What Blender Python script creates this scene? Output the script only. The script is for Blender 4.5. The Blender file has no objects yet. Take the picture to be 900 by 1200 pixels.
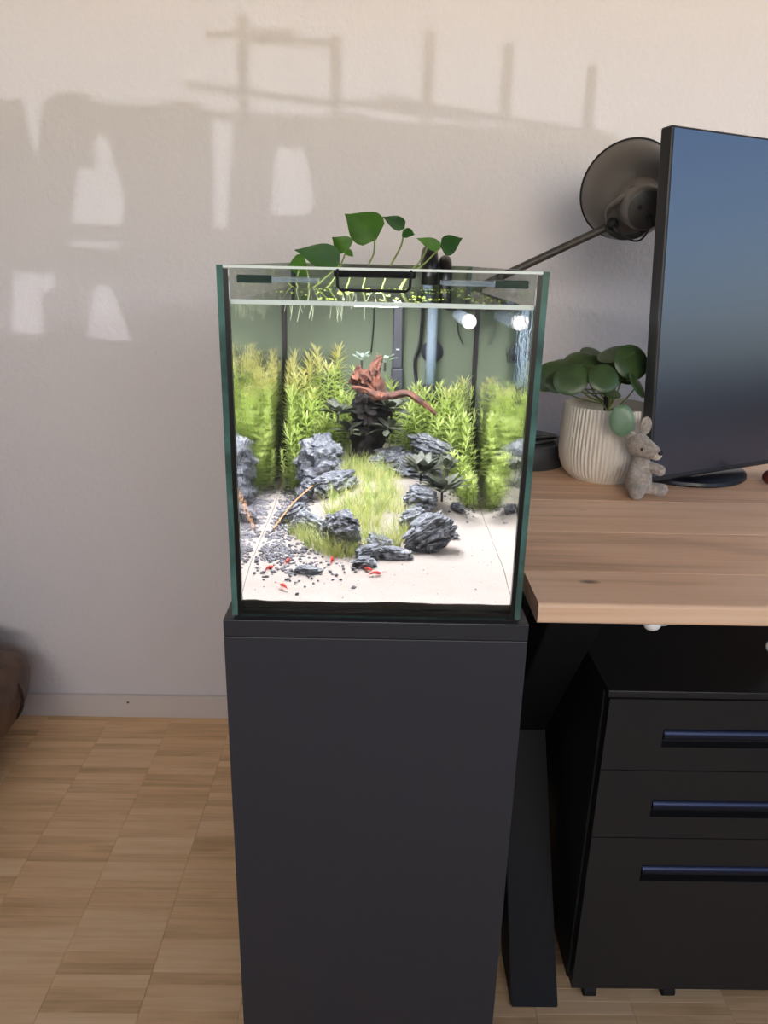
import bpy, bmesh, math, random
from mathutils import Vector, Matrix, Quaternion, noise
R = math.radians
PI = math.pi
sc = bpy.context.scene
COL = sc.collection
rnd = random.Random(7)

# ------------------------------------------------------------------ camera
F_PX, PITCH, ROLL, YAW, CAM_H = 883.6, .3225, .0223, -.0127, 1.0816
fwd = Vector((-math.sin(YAW)*math.cos(PITCH), math.cos(YAW)*math.cos(PITCH), -math.sin(PITCH)))
rgt = Vector((math.cos(YAW), math.sin(YAW), 0))
upv = rgt.cross(fwd)
rgt, upv = math.cos(ROLL)*rgt + math.sin(ROLL)*upv, -math.sin(ROLL)*rgt + math.cos(ROLL)*upv
CAM = Vector((0, 0, CAM_H))
cd = bpy.data.cameras.new('camera')
cd.sensor_fit = 'VERTICAL'; cd.sensor_height = 36; cd.lens = 36*F_PX/1200
cd.clip_start = .02
cam = bpy.data.objects.new('camera', cd); COL.objects.link(cam)
m = Matrix.Identity(4)
for i in range(3):
    m[i][0] = rgt[i]; m[i][1] = upv[i]; m[i][2] = -fwd[i]; m[i][3] = CAM[i]
cam.matrix_world = m
sc.camera = cam

# ------------------------------------------------------------------ view and light
vs = sc.view_settings
vs.view_transform = 'Standard'; vs.look = 'None'; vs.gamma = 1; vs.use_curve_mapping = False
vs.exposure = 0.0
cy = sc.cycles
cy.caustics_refractive = False; cy.caustics_reflective = True
cy.max_bounces = 14; cy.transmission_bounces = 10; cy.glossy_bounces = 5; cy.diffuse_bounces = 5
cy.transparent_max_bounces = 24
cy.sample_clamp_indirect = 6
w = bpy.data.worlds.new('daylight'); sc.world = w; w.use_nodes = True
bg = w.node_tree.nodes['Background']
sky = w.node_tree.nodes.new('ShaderNodeTexSky'); sky.sky_type = 'NISHITA'; sky.sun_disc = False
sky.sun_elevation = R(19); sky.sun_rotation = R(180); sky.dust_density = 1.2; sky.air_density = 1.0; sky.ozone_density = 3.0
w.node_tree.links.new(sky.outputs[0], bg.inputs[0]); bg.inputs[1].default_value = .465
SUN_DIR = Vector((.10, 1, -.05)).normalized()        # low light through the window behind the camera
sl = bpy.data.lights.new('low_sun', 'SUN'); sl.energy = .58; sl.angle = R(.18); sl.color = (.96, .98, 1.04)
so = bpy.data.objects.new('low_sun', sl); COL.objects.link(so)
so.rotation_euler = (-SUN_DIR).to_track_quat('Z', 'Y').to_euler()
def portal(name, loc, rot, sx, sy):
    l = bpy.data.lights.new(name, 'AREA'); l.shape = 'RECTANGLE'; l.size = sx; l.size_y = sy
    l.cycles.is_portal = True
    o = bpy.data.objects.new(name, l); COL.objects.link(o); o.location = loc; o.rotation_euler = rot
portal('window_portal', (0, -1.99, 1.6), (R(90), 0, 0), 3.4, 1.5)
portal('window_portal', (2.39, -.175, 1.67), (R(90), 0, R(90)), 3.25, 1.54)

# ------------------------------------------------------------------ helpers
def ray(x, y):
    return ((x-450)/F_PX*rgt - (y-600)/F_PX*upv + fwd).normalized()
def at(x, y, Y):
    "point at depth Y that the photo shows at pixel x, y"
    d = ray(x, y); return CAM + d*(Y/d.y)
TD = .7114                                             # front of the tank
def inw(x, y, Y):
    "the same for a point under water, seen through the front glass"
    d = ray(x, y); p = CAM + d*((TD+.006)/d.y); e = d/1.333
    e.y = math.sqrt(1-e.x**2-e.z**2); return p + e*((Y-p.y)/e.y)
def lin(c):
    return tuple(((v/255)/12.92 if v/255 <= .04045 else ((v/255+.055)/1.055)**2.4) for v in c) + (1,)
def sst(a, b, x):
    t = min(max((x-a)/(b-a), 0), 1); return t*t*(3-2*t)

def nmat(name):
    mt = bpy.data.materials.new(name); mt.use_nodes = True
    nt = mt.node_tree; return mt, nt, nt.nodes['Principled BSDF'], nt.nodes['Material Output']
def N(nt, t, **kw):
    n = nt.nodes.new(t)
    for k, v in kw.items():
        if k in n.inputs: n.inputs[k].default_value = v
        else: setattr(n, k, v)
    return n
def ramp(nt, stops):
    n = nt.nodes.new('ShaderNodeValToRGB'); e = n.color_ramp.elements
    while len(e) < len(stops): e.new(.5)
    for el, (p, c) in zip(e, stops): el.position = p; el.color = c
    return n
def coords(nt, scale=(1, 1, 1), rot=(0, 0, 0)):
    tc = N(nt, 'ShaderNodeTexCoord'); mp = N(nt, 'ShaderNodeMapping')
    mp.inputs['Scale'].default_value = scale; mp.inputs['Rotation'].default_value = rot
    nt.links.new(tc.outputs['Object'], mp.inputs['Vector']); return mp
def plain(name, c, rough=.5, metal=0, spec=.5, var=0, vscale=30, bump=0, bscale=200, coat=0, sheen=0, sub=0, alt=None):
    mt, nt, b, out = nmat(name); L = nt.links.new
    b.inputs['Base Color'].default_value = lin(c); b.inputs['Roughness'].default_value = rough
    b.inputs['Metallic'].default_value = metal; b.inputs['Specular IOR Level'].default_value = spec
    b.inputs['Coat Weight'].default_value = coat; b.inputs['Coat Roughness'].default_value = rough; b.inputs['Sheen Weight'].default_value = sheen
    if var or alt:
        mp = coords(nt); nz = N(nt, 'ShaderNodeTexNoise', Scale=vscale, Detail=4.0)
        L(mp.outputs[0], nz.inputs['Vector'])
        c2 = alt or tuple(max(0, v*(1-var)) for v in c); c1 = c if alt else tuple(min(255, v*(1+var)) for v in c)
        rp = ramp(nt, [(.35, lin(c2)), (.65, lin(c1))]); L(nz.outputs['Fac'], rp.inputs[0]); L(rp.outputs[0], b.inputs['Base Color'])
    if bump:
        mp = coords(nt); nz = N(nt, 'ShaderNodeTexNoise', Scale=bscale, Detail=3.0); L(mp.outputs[0], nz.inputs['Vector'])
        bp = N(nt, 'ShaderNodeBump', Strength=bump, Distance=.002); L(nz.outputs['Fac'], bp.inputs['Height']); L(bp.outputs[0], b.inputs['Normal'])
    return mt

def new(name, bm, mt, parent=None, smooth=False, auto=None):
    me = bpy.data.meshes.new(name)
    if smooth:
        for f in bm.faces: f.smooth = True
    bm.to_mesh(me); bm.free()
    if auto is not None:
        me.set_sharp_from_angle(angle=R(auto))
    for mm in (mt if isinstance(mt, (list, tuple)) else [mt]): me.materials.append(mm)
    o = bpy.data.objects.new(name, me); COL.objects.link(o)
    if parent is not None:
        o.parent = parent; o.matrix_parent_inverse = Matrix.Translation(-parent.location) if parent.type == 'EMPTY' else Matrix.Identity(4)
    return o
def empty(name, loc=(0, 0, 0)):
    o = bpy.data.objects.new(name, None); COL.objects.link(o); o.location = loc; o.empty_display_size = .02; return o
def tag(o, label, cat, group=None):
    o['label'] = label; o['category'] = cat
    if group: o['group'] = group
    return o
def struct(o): o['kind'] = 'structure'; return o
def box(bm, x0, x1, y0, y1, z0, z1, bev=0, seg=2, mi=0):
    v = [bm.verts.new((x, y, z)) for x in (x0, x1) for y in (y0, y1) for z in (z0, z1)]
    fs = [bm.faces.new([v[i] for i in q]) for q in ((0, 1, 3, 2), (4, 6, 7, 5), (0, 4, 5, 1), (2, 3, 7, 6), (0, 2, 6, 4), (1, 5, 7, 3))]
    for f in fs: f.material_index = mi
    if bev:
        es = {e for f in fs for e in f.edges}
        bmesh.ops.bevel(bm, geom=list(es), offset=bev, segments=seg, profile=.5, affect='EDGES')
    return fs
def bx(name, x0, x1, y0, y1, z0, z1, mt, parent=None, bev=0, seg=2):
    bm = bmesh.new(); box(bm, x0, x1, y0, y1, z0, z1, bev, seg); return new(name, bm, mt, parent)
def tube(bm, pts, rad, seg=10, cap=True, squash=None):
    pts = [Vector(p) for p in pts]; n = len(pts)
    if not isinstance(rad, (list, tuple)): rad = [rad]*n
    t0 = (pts[1]-pts[0]).normalized(); u = t0.orthogonal().normalized(); rings = []
    for i in range(n):
        t = (pts[min(i+1, n-1)]-pts[max(i-1, 0)]).normalized()
        u = (u - t*u.dot(t)).normalized(); v = t.cross(u)
        rings.append([bm.verts.new(pts[i] + (u*math.cos(a)+v*math.sin(a))*rad[i]) for a in [2*PI*k/seg for k in range(seg)]])
    for a, b in zip(rings, rings[1:]):
        for k in range(seg): bm.faces.new((a[k], a[(k+1) % seg], b[(k+1) % seg], b[k]))
    if cap:
        bm.faces.new(rings[0][::-1]); bm.faces.new(rings[-1])
    return rings
def smoothpath(pts, n=6):
    pts = [Vector(p) for p in pts]; out = []
    for i in range(len(pts)-1):
        p0 = pts[max(i-1, 0)]; p1 = pts[i]; p2 = pts[i+1]; p3 = pts[min(i+2, len(pts)-1)]
        for k in range(n):
            t = k/n
            out.append(.5*((2*p1)+(p2-p0)*t+(2*p0-5*p1+4*p2-p3)*t*t+(3*p1-p0-3*p2+p3)*t**3))
    out.append(pts[-1]); return out
def lathe(bm, prof, seg=48, mat=None, rib=None):
    "profile of (radius, height); about z, then transformed by mat"
    mat = mat or Matrix.Identity(4); rings = []
    for r, z in prof:
        if r < 1e-6: rings.append([bm.verts.new(mat @ Vector((0, 0, z)))])
        else: rings.append([bm.verts.new(mat @ Vector((r*math.cos(2*PI*k/seg), r*math.sin(2*PI*k/seg), z))) for k in range(seg)])
    for a, b in zip(rings, rings[1:]):
        for k in range(seg):
            k2 = (k+1) % seg
            if len(a) == 1 and len(b) == 1: continue
            if len(a) == 1: bm.faces.new((a[0], b[k2], b[k]))
            elif len(b) == 1: bm.faces.new((a[k], a[k2], b[0]))
            else: bm.faces.new((a[k], a[k2], b[k2], b[k]))
    return rings
def frame(origin, zdir, xhint=(1, 0, 0)):
    z = Vector(zdir).normalized(); x = Vector(xhint); x = (x - z*x.dot(z)).normalized(); y = z.cross(x)
    mt = Matrix.Identity(4)
    for i in range(3): mt[i][0] = x[i]; mt[i][1] = y[i]; mt[i][2] = z[i]; mt[i][3] = origin[i]
    return mt
def ball(bm, c, r, mat=None, sub=3):
    r = Vector(r) if hasattr(r, '__len__') else Vector((r, r, r))
    mm = Matrix.Translation(c) @ (mat.to_4x4() if mat else Matrix.Identity(4)) @ Matrix.Diagonal((*r, 1))
    return bmesh.ops.create_icosphere(bm, subdivisions=sub, radius=1, matrix=mm)
def leaf(bm, base, tip, side, width, shape='lens', curl=0, fold=.15, n=6):
    "leaf blade from base to tip, side = direction across the blade, curl lifts the middle"
    base, tip, side = Vector(base), Vector(tip), Vector(side)
    d = tip-base; ln = d.length; d = d/ln; side = (side - d*side.dot(d)).normalized(); nr = side.cross(d)
    rows = []
    for i in range(n+1):
        t = i/n
        if shape == 'heart': wd = math.sin(PI*t**.6)**(.6 if t < .3 else 1.0+.25*t) if 0 < t < 1 else 0
        elif shape == 'round': wd = math.sqrt(max(0, 1-(2*t-1)**2))
        else: wd = math.sin(PI*t)**.8 if 0 < t < 1 else 0
        wd = wd*width/2 + width*.012
        c = base + d*ln*t + nr*curl*ln*math.sin(PI*t)
        rows.append((bm.verts.new(c - side*wd + nr*fold*wd), bm.verts.new(c), bm.verts.new(c + side*wd + nr*fold*wd)))
    for a, b in zip(rows, rows[1:]):
        bm.faces.new((a[0], a[1], b[1], b[0])); bm.faces.new((a[1], a[2], b[2], b[1]))
def copy_tree(o, parent=None):
    c = o.copy(); COL.objects.link(c)
    if parent is not None: c.parent = parent
    for ch in list(o.children): copy_tree(ch, c)
    return c

# ------------------------------------------------------------------ materials
def wood(name, cols, sx=3, sy=90, rough=.45, knots=False, bump=.12):
    mt, nt, b, out = nmat(name); L = nt.links.new
    tc = N(nt, 'ShaderNodeTexCoord'); oi = N(nt, 'ShaderNodeObjectInfo'); ge = N(nt, 'ShaderNodeNewGeometry')
    su = N(nt, 'ShaderNodeMath', operation='ADD'); L(oi.outputs['Random'], su.inputs[0]); L(ge.outputs['Random Per Island'], su.inputs[1])
    fr = N(nt, 'ShaderNodeMath', operation='FRACT'); L(su.outputs[0], fr.inputs[0])
    off = N(nt, 'ShaderNodeMath', operation='MULTIPLY'); L(fr.outputs[0], off.inputs[0]); off.inputs[1].default_value = 37
    cx = N(nt, 'ShaderNodeCombineXYZ'); L(off.outputs[0], cx.inputs[0]); L(off.outputs[0], cx.inputs[2])
    ad = N(nt, 'ShaderNodeVectorMath', operation='ADD'); L(tc.outputs['Object'], ad.inputs[0]); L(cx.outputs[0], ad.inputs[1])
    mp = N(nt, 'ShaderNodeMapping'); mp.inputs['Scale'].default_value = (sx, sy, sy); L(ad.outputs[0], mp.inputs['Vector'])
    n1 = N(nt, 'ShaderNodeTexNoise', Scale=1.0, Detail=6.0, Roughness=.65, Distortion=.6); L(mp.outputs[0], n1.inputs['Vector'])
    mp2 = N(nt, 'ShaderNodeMapping'); mp2.inputs['Scale'].default_value = (sx*1.2, sy*.16, sy*.16); L(ad.outputs[0], mp2.inputs['Vector'])
    n2 = N(nt, 'ShaderNodeTexNoise', Scale=1.0, Detail=3.0, Distortion=1.2); L(mp2.outputs[0], n2.inputs['Vector'])
    mx = N(nt, 'ShaderNodeMath', operation='MULTIPLY_ADD'); L(n1.outputs['Fac'], mx.inputs[0]); mx.inputs[1].default_value = .55
    m2 = N(nt, 'ShaderNodeMath', operation='MULTIPLY_ADD'); L(n2.outputs['Fac'], m2.inputs[0]); m2.inputs[1].default_value = .45
    m3 = N(nt, 'ShaderNodeMath', operation='MULTIPLY_ADD'); L(fr.outputs[0], m3.inputs[0]); m3.inputs[1].default_value = .24; m3.inputs[2].default_value = -.12
    L(m3.outputs[0], m2.inputs[2]); L(m2.outputs[0], mx.inputs[2])
    rp = ramp(nt, [(.25, lin(cols[0])), (.5, lin(cols[1])), (.75, lin(cols[2]))]); L(mx.outputs[0], rp.inputs[0])
    colout = rp.outputs[0]
    if knots:
        mk = N(nt, 'ShaderNodeMapping'); mk.inputs['Scale'].default_value = (5, 11, 5); L(tc.outputs['Object'], mk.inputs['Vector'])
        vo = N(nt, 'ShaderNodeTexVoronoi', Scale=1.0); L(mk.outputs[0], vo.inputs['Vector'])
        kr = ramp(nt, [(.03, (1, 1, 1, 1)), (.08, (0, 0, 0, 1))]); L(vo.outputs['Distance'], kr.inputs[0])
        mi = N(nt, 'ShaderNodeMix', data_type='RGBA'); L(kr.outputs[0], mi.inputs[0]); L(colout, mi.inputs[6]); mi.inputs[7].default_value = lin((70, 48, 34))
        colout = mi.outputs[2]
    L(colout, b.inputs['Base Color']); b.inputs['Roughness'].default_value = rough
    bp = N(nt, 'ShaderNodeBump', Strength=bump, Distance=.001); L(n1.outputs['Fac'], bp.inputs['Height']); L(bp.outputs[0], b.inputs['Normal'])
    return mt
def plaster():
    mt, nt, b, out = nmat('rough white plaster'); L = nt.links.new
    b.inputs['Base Color'].default_value = lin((221, 216, 218)); b.inputs['Roughness'].default_value = .9
    mp = coords(nt, (1, 1, 1)); n1 = N(nt, 'ShaderNodeTexNoise', Scale=95.0, Detail=3.0, Roughness=.55); L(mp.outputs[0], n1.inputs['Vector'])
    bp = N(nt, 'ShaderNodeBump', Strength=.45, Distance=.004); L(n1.outputs['Fac'], bp.inputs['Height']); L(bp.outputs[0], b.inputs['Normal'])
    return mt
def pane_mat(name, tint, gloss=.10):
    "thin clear glass: see-through with a little mirror"
    mt, nt, b, out = nmat(name); L = nt.links.new; nt.nodes.remove(b)
    tr = N(nt, 'ShaderNodeBsdfTransparent'); tr.inputs[0].default_value = lin(tint)
    gl = N(nt, 'ShaderNodeBsdfGlossy', Roughness=.02); fr = N(nt, 'ShaderNodeFresnel', IOR=1.25); ge = N(nt, 'ShaderNodeNewGeometry')
    io = N(nt, 'ShaderNodeMath', operation='MULTIPLY_ADD'); L(ge.outputs['Backfacing'], io.inputs[0]); io.inputs[1].default_value = .8-1.25; io.inputs[2].default_value = 1.25; L(io.outputs[0], fr.inputs['IOR'])   # thin sheet: same mirror from both sides
    mx = N(nt, 'ShaderNodeMixShader'); L(fr.outputs[0], mx.inputs[0]); L(tr.outputs[0], mx.inputs[1]); L(gl.outputs[0], mx.inputs[2])
    L(mx.outputs[0], out.inputs[0]); return mt
def film_mat(name, tint, film, amount):
    "glass with a milky film on it"
    mt = pane_mat(name, tint); nt = mt.node_tree; L = nt.links.new; out = nt.nodes['Material Output']
    src = out.inputs[0].links[0].from_socket
    df = N(nt, 'ShaderNodeBsdfDiffuse'); df.inputs[0].default_value = lin(film); tl = N(nt, 'ShaderNodeBsdfTranslucent'); tl.inputs[0].default_value = lin(film)
    m1 = N(nt, 'ShaderNodeMixShader'); m1.inputs[0].default_value = .25; L(df.outputs[0], m1.inputs[1]); L(tl.outputs[0], m1.inputs[2])
    m2 = N(nt, 'ShaderNodeMixShader'); m2.inputs[0].default_value = amount; L(src, m2.inputs[1]); L(m1.outputs[0], m2.inputs[2]); L(m2.outputs[0], out.inputs[0])
    return mt
def water_side(name, bump=0):
    mt, nt, b, out = nmat(name); L = nt.links.new; nt.nodes.remove(b)
    g = N(nt, 'ShaderNodeBsdfGlass', IOR=1.333, Roughness=0.0); L(g.outputs[0], out.inputs[0])
    if bump:
        g.inputs['Roughness'].default_value = .03
        mp = coords(nt, (1, 60, 170)); nz = N(nt, 'ShaderNodeTexNoise', Scale=1.0, Detail=2.0); L(mp.outputs[0], nz.inputs['Vector'])
        bp = N(nt, 'ShaderNodeBump', Strength=bump, Distance=.001); L(nz.outputs['Fac'], bp.inputs['Height']); L(bp.outputs[0], g.inputs['Normal'])
    return mt
def rock_mat():
    mt, nt, b, out = nmat('grey layered rock'); L = nt.links.new
    tc = N(nt, 'ShaderNodeTexCoord'); oi = N(nt, 'ShaderNodeObjectInfo')
    mp = N(nt, 'ShaderNodeMapping'); L(tc.outputs['Object'], mp.inputs['Vector'])
    n1 = N(nt, 'ShaderNodeTexNoise', Scale=90.0, Detail=6.0, Roughness=.7); L(mp.outputs[0], n1.inputs['Vector'])
    rp = ramp(nt, [(.32, lin((44, 47, 54))), (.52, lin((102, 106, 114))), (.70, lin((188, 193, 200)))]); L(n1.outputs['Fac'], rp.inputs[0])
    mp2 = N(nt, 'ShaderNodeMapping'); mp2.inputs['Scale'].default_value = (60, 60, 190); mp2.inputs['Rotation'].default_value = (.5, .6, .3); L(tc.outputs['Object'], mp2.inputs['Vector'])
    n2 = N(nt, 'ShaderNodeTexNoise', Scale=1.0, Detail=4.0, Roughness=.6, Distortion=.8); L(mp2.outputs[0], n2.inputs['Vector'])
    vr = ramp(nt, [(.60, (0, 0, 0, 1)), (.70, (1, 1, 1, 1))]); L(n2.outputs['Fac'], vr.inputs[0])
    mi = N(nt, 'ShaderNodeMix', data_type='RGBA'); L(vr.outputs[0], mi.inputs[0]); L(rp.outputs[0], mi.inputs[6]); mi.inputs[7].default_value = lin((205, 208, 208))
    L(mi.outputs[2], b.inputs['Base Color']); b.inputs['Roughness'].default_value = .8
    bp = N(nt, 'ShaderNodeBump', Strength=.9, Distance=.004); L(n2.outputs['Fac'], bp.inputs['Height']); L(bp.outputs[0], b.inputs['Normal'])
    return mt
def stem_mat(name, low, mid, tip, h):
    mt, nt, b, out = nmat(name); L = nt.links.new
    tc = N(nt, 'ShaderNodeTexCoord'); sp = N(nt, 'ShaderNodeSeparateXYZ'); L(tc.outputs['Object'], sp.inputs[0])
    dv = N(nt, 'ShaderNodeMath', operation='DIVIDE'); L(sp.outputs[2], dv.inputs[0]); dv.inputs[1].default_value = h
    oi = N(nt, 'ShaderNodeObjectInfo'); ad = N(nt, 'ShaderNodeMath', operation='MULTIPLY_ADD'); L(oi.outputs['Random'], ad.inputs[0]); ad.inputs[1].default_value = .16; L(dv.outputs[0], ad.inputs[2])
    rp = ramp(nt, [(.1, lin(low)), (.6, lin(mid)), (.95, lin(mid)), (1.0, lin(tip))]); L(ad.outputs[0], rp.inputs[0])
    L(rp.outputs[0], b.inputs['Base Color']); b.inputs['Roughness'].default_value = .5
    tl = N(nt, 'ShaderNodeBsdfTranslucent'); L(rp.outputs[0], tl.inputs[0])
    mx = N(nt, 'ShaderNodeMixShader'); mx.inputs[0].default_value = .45; L(b.outputs[0], mx.inputs[1]); L(tl.outputs[0], mx.inputs[2]); L(mx.outputs[0], out.inputs[0])
    return mt
def leafy(name, c, c2=None, rough=.35, trans=.2, vscale=40):
    mt = plain(name, c, rough=rough, alt=c2 or tuple(int(v*.75) for v in c), vscale=vscale); nt = mt.node_tree; L = nt.links.new
    b = nt.nodes['Principled BSDF']; out = nt.nodes['Material Output']
    tl = N(nt, 'ShaderNodeBsdfTranslucent'); tl.inputs[0].default_value = lin(c)
    mx = N(nt, 'ShaderNodeMixShader'); mx.inputs[0].default_value = trans; L(b.outputs[0], mx.inputs[1]); L(tl.outputs[0], mx.inputs[2]); L(mx.outputs[0], out.inputs[0])
    return mt
def emit(name, c, s):
    mt, nt, b, out = nmat(name); nt.nodes.remove(b); e = N(nt, 'ShaderNodeEmission'); e.inputs[0].default_value = (*c, 1); e.inputs[1].default_value = s
    nt.links.new(e.outputs[0], out.inputs[0]); return mt

M = dict(
    wall=plaster(),
    trim=plain('painted skirting', (214, 206, 202), .5),
    ceil=plain('ceiling paint', (232, 228, 224), .9),
    floor=wood('oak parquet', ((196, 156, 112), (236, 196, 148), (250, 218, 176)), 3.2, 110, .42),
    gap=plain('parquet joint', (84, 62, 42), .8),
    desk=wood('oak desk board', ((168, 130, 102), (230, 188, 154), (244, 212, 182)), 1.7, 60, .5, True),
    cab=plain('anthracite laminate', (54, 54, 60), .42, spec=.4),
    cabtop=plain('anthracite top board', (50, 50, 55), .4, spec=.4),
    black=plain('black powder coat', (18, 18, 21), .6, spec=.25),
    blackmat=plain('matt black', (14, 14, 15), .7),
    ped=plain('black lacquered steel', (34, 34, 36), .4, spec=.45),
    handle=plain('satin handle tinted sky blue', (58, 64, 88), .4, metal=.9),  # reflected sky is put into the metal as a blue tint
    pane=pane_mat('clear glass', (253, 254, 254)),
    backpane=film_mat('green back glass with milky film', (226, 236, 222), (118, 127, 110), .85),
    edge=plain('green glass edge', (72, 106, 100), .12, spec=.8, var=.2, vscale=25),
    edgedark=plain('dark green glass', (34, 58, 52), .2),
    rim=plain('white painted edge glow', (236, 244, 240), .2),  # white paint stands for lamp light piped into the glass edge
    sil=plain('black silicone', (10, 11, 11), .35),
    wfront=water_side('water face'), wside=water_side('water side face', .22), wtop=pane_mat('water surface', (254, 255, 254)),
    sand=plain('white aquarium sand', (188, 179, 172), .95, var=.05, vscale=900, bump=.4, bscale=900),
    gravel=plain('dark gravel', (66, 66, 74), .7, alt=(120, 120, 128), vscale=160),
    rock=rock_mat(),
    grass=plain('hairgrass green', (212, 212, 146), .5, alt=(146, 168, 84), vscale=70),
    stemL=stem_mat('stem plant green', (132, 156, 80), (200, 214, 136), (220, 216, 150), .15),
    stem=plain('pale green stem', (130, 150, 70), .5),
    buce=leafy('dark green aquatic leaf', (88, 94, 80), (44, 48, 38), .45, .12, 90),
    bucep=leafy('pale aquatic leaf', (190, 205, 195), (110, 140, 110), .3, .2),
    wood=plain('red brown driftwood', (92, 52, 34), .85, alt=(42, 22, 15), vscale=90, bump=1.0, bscale=160),
    trunk=plain('dark driftwood trunk', (34, 26, 24), .8, alt=(22, 20, 20), vscale=60, bump=.8, bscale=100),
    shrimp=plain('red shrimp shell', (196, 50, 40), .3),
    pothos=leafy('pothos leaf', (78, 122, 44), (60, 98, 36), .35, .25),
    pothosd=leafy('dark pothos leaf', (46, 88, 38), (34, 70, 30), .35, .2),
    petiole=plain('pothos stem', (108, 122, 62), .5),
    root=plain('pale root', (196, 204, 170), .6),
    duck=leafy('duckweed', (190, 214, 70), (150, 190, 60), .5, .3),
    clear=film_mat('clear bluish pipe', (240, 246, 250), (196, 210, 224), .3),
    white=plain('white plastic', (236, 236, 232), .35),
    hose=plain('black hose', (20, 20, 22), .3),
    heater=plain('dark grey plastic', (48, 50, 58), .4),
    pot=plain('white ceramic', (216, 210, 200), .55),
    soil=plain('potting soil', (48, 40, 34), .95, var=.3, vscale=150, bump=1, bscale=200),
    pilea=leafy('round pilea leaf', (66, 90, 50), (46, 68, 38), .35, .12),
    pileab=leafy('bluish pilea leaf', (112, 142, 120), (86, 118, 84), .35, .1),
    pileay=leafy('yellowing pilea leaf', (140, 142, 50), (110, 120, 44), .35, .2),
    plush=plain('grey felt', (156, 145, 137), .95, var=.12, vscale=220, bump=.8, bscale=500, sheen=.3),
    plushl=plain('pale felt', (196, 184, 172), .95, var=.08, vscale=220, bump=.8, bscale=500, sheen=.3),
    eye=plain('black bead', (10, 10, 10), .15),
    bezel=plain('black monitor plastic', (28, 28, 31), .45),
    screen=plain('switched-off screen', (6, 7, 12), .28, spec=1.0),
    shade=plain('grey brown lamp enamel', (98, 93, 88), .38),
    arm=plain('dark lamp arm', (58, 54, 51), .5),
    leather=plain('brown leather', (92, 66, 48), .45, var=.18, vscale=18, bump=.5, bscale=140),
    piping=plain('dark leather piping', (46, 32, 24), .5),
    nut=plain('dark red brown wood', (84, 34, 26), .3),
    led=emit('led panel', (1.0, .97, 1.02), 92),
    planter=plain('planter', (120, 110, 100), .8),
)

sb_ = M['screen'].node_tree.nodes['Principled BSDF']; sb_.inputs['IOR'].default_value = 1.72; sb_.inputs['Specular Tint'].default_value = (.80, .82, 1, 1)   # tint paints the mirrored sky bluer
# ------------------------------------------------------------------ room
WY = 1.617
X0, X1, Y0, ZC = -2.4, 2.4, -2.0, 2.5
struct(bx('wall_back', X0, X1, WY, WY+.12, 0, ZC, M['wall']))
struct(bx('wall_left', X0-.12, X0, Y0, WY, 0, ZC, M['wall']))
def holed_wall(name, horiz, a0, a1, h0, h1, z0, z1, pos):
    bm = bmesh.new()
    def b(u0, u1, w0, w1):
        if horiz: box(bm, u0, u1, pos-.12, pos, w0, w1)
        else: box(bm, pos, pos+.12, u0, u1, w0, w1)
    b(a0, h0, 0, ZC); b(h1, a1, 0, ZC); b(h0, h1, 0, z0); b(h0, h1, z1, ZC)
    return struct(new(name, bm, M['wall']))
holed_wall('wall_front', True, X0, X1, -1.7, 1.7, .85, 2.35, Y0)
holed_wall('wall_right', False, Y0, WY, -1.8, 1.45, .90, 2.44, X1)
struct(bx('ceiling', X0-.12, X1+.12, Y0-.12, WY+.12, ZC, ZC+.1, M['ceil']))
def window(name, horiz, a0, a1, z0, z1, pos):
    e = struct(empty(name, ((a0+a1)/2, pos, z0) if horiz else (pos, (a0+a1)/2, z0)))
    bm = bmesh.new(); t = .06
    def b(u0, u1, w0, w1):
        if horiz: box(bm, u0, u1, pos-.08, pos-.03, w0, w1)
        else: box(bm, pos+.03, pos+.08, u0, u1, w0, w1)
    b(a0, a0+t, z0, z1); b(a1-t, a1, z0, z1); b(a0, a1, z0, z0+t); b(a0, a1, z1-t, z1)
    new('window_frame', bm, M['white'], e)
window('window_1', True, -1.7, 1.7, .85, 2.35, Y0)
window('window_2', False, -1.8, 1.45, .90, 2.44, X1)
bb = struct(bx('baseboard_back', X0, X1, WY-.012, WY, 0, .0595, M['trim'], None, .0015))
bm = bmesh.new(); xs = at(150, 823, WY-.012)
lathe(bm, [(.003, 0), (.003, .0012), (0, .0015)], 12, frame((xs.x, WY-.012, xs.z), (0, -1, 0))); new('screw_head', bm, M['planter'], bb)

# floor: base plus parquet planks
fl = struct(bx('floor', X0-.12, X1+.12, Y0-.12, WY+.12, -.06, -.0065, M['gap']))
PLX, PLY = .15, .0213
bm = bmesh.new(); box(bm, -.0748, .0748, -.01055, .01055, -.0064, 0, .0003, 1)
plank_me = bpy.data.meshes.new('plank'); bm.to_mesh(plank_me); bm.free(); plank_me.materials.append(M['floor'])
rest = bmesh.new()
c0 = -.491 - 12*PLX - .0
for ci in range(34):
    cx = c0 + PLX*(ci+.5)
    if cx - .075 < X0-.1 or cx + .075 > X1+.1: continue
    yo = rnd.choice([0, .5, .25, .75])*PLY
    y = Y0 + yo; k = 0
    while y < WY:
        vis = (-.95 < cx < -.1 and y > .78) or (.1 < cx < .8 and .78 < y < .98)
        if vis:
            o = bpy.data.objects.new('plank', plank_me); COL.objects.link(o); o.parent = fl; o.location = (cx, y, 0)
        else:
            box(rest, cx-.0748, cx+.0748, y-.01055, y+.01055, -.0064, 0)
        y += PLY
o = new('planks_beyond_view', rest, M['floor'], fl); o['kind'] = 'stuff'; o.name = 'parquet_field'

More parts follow.
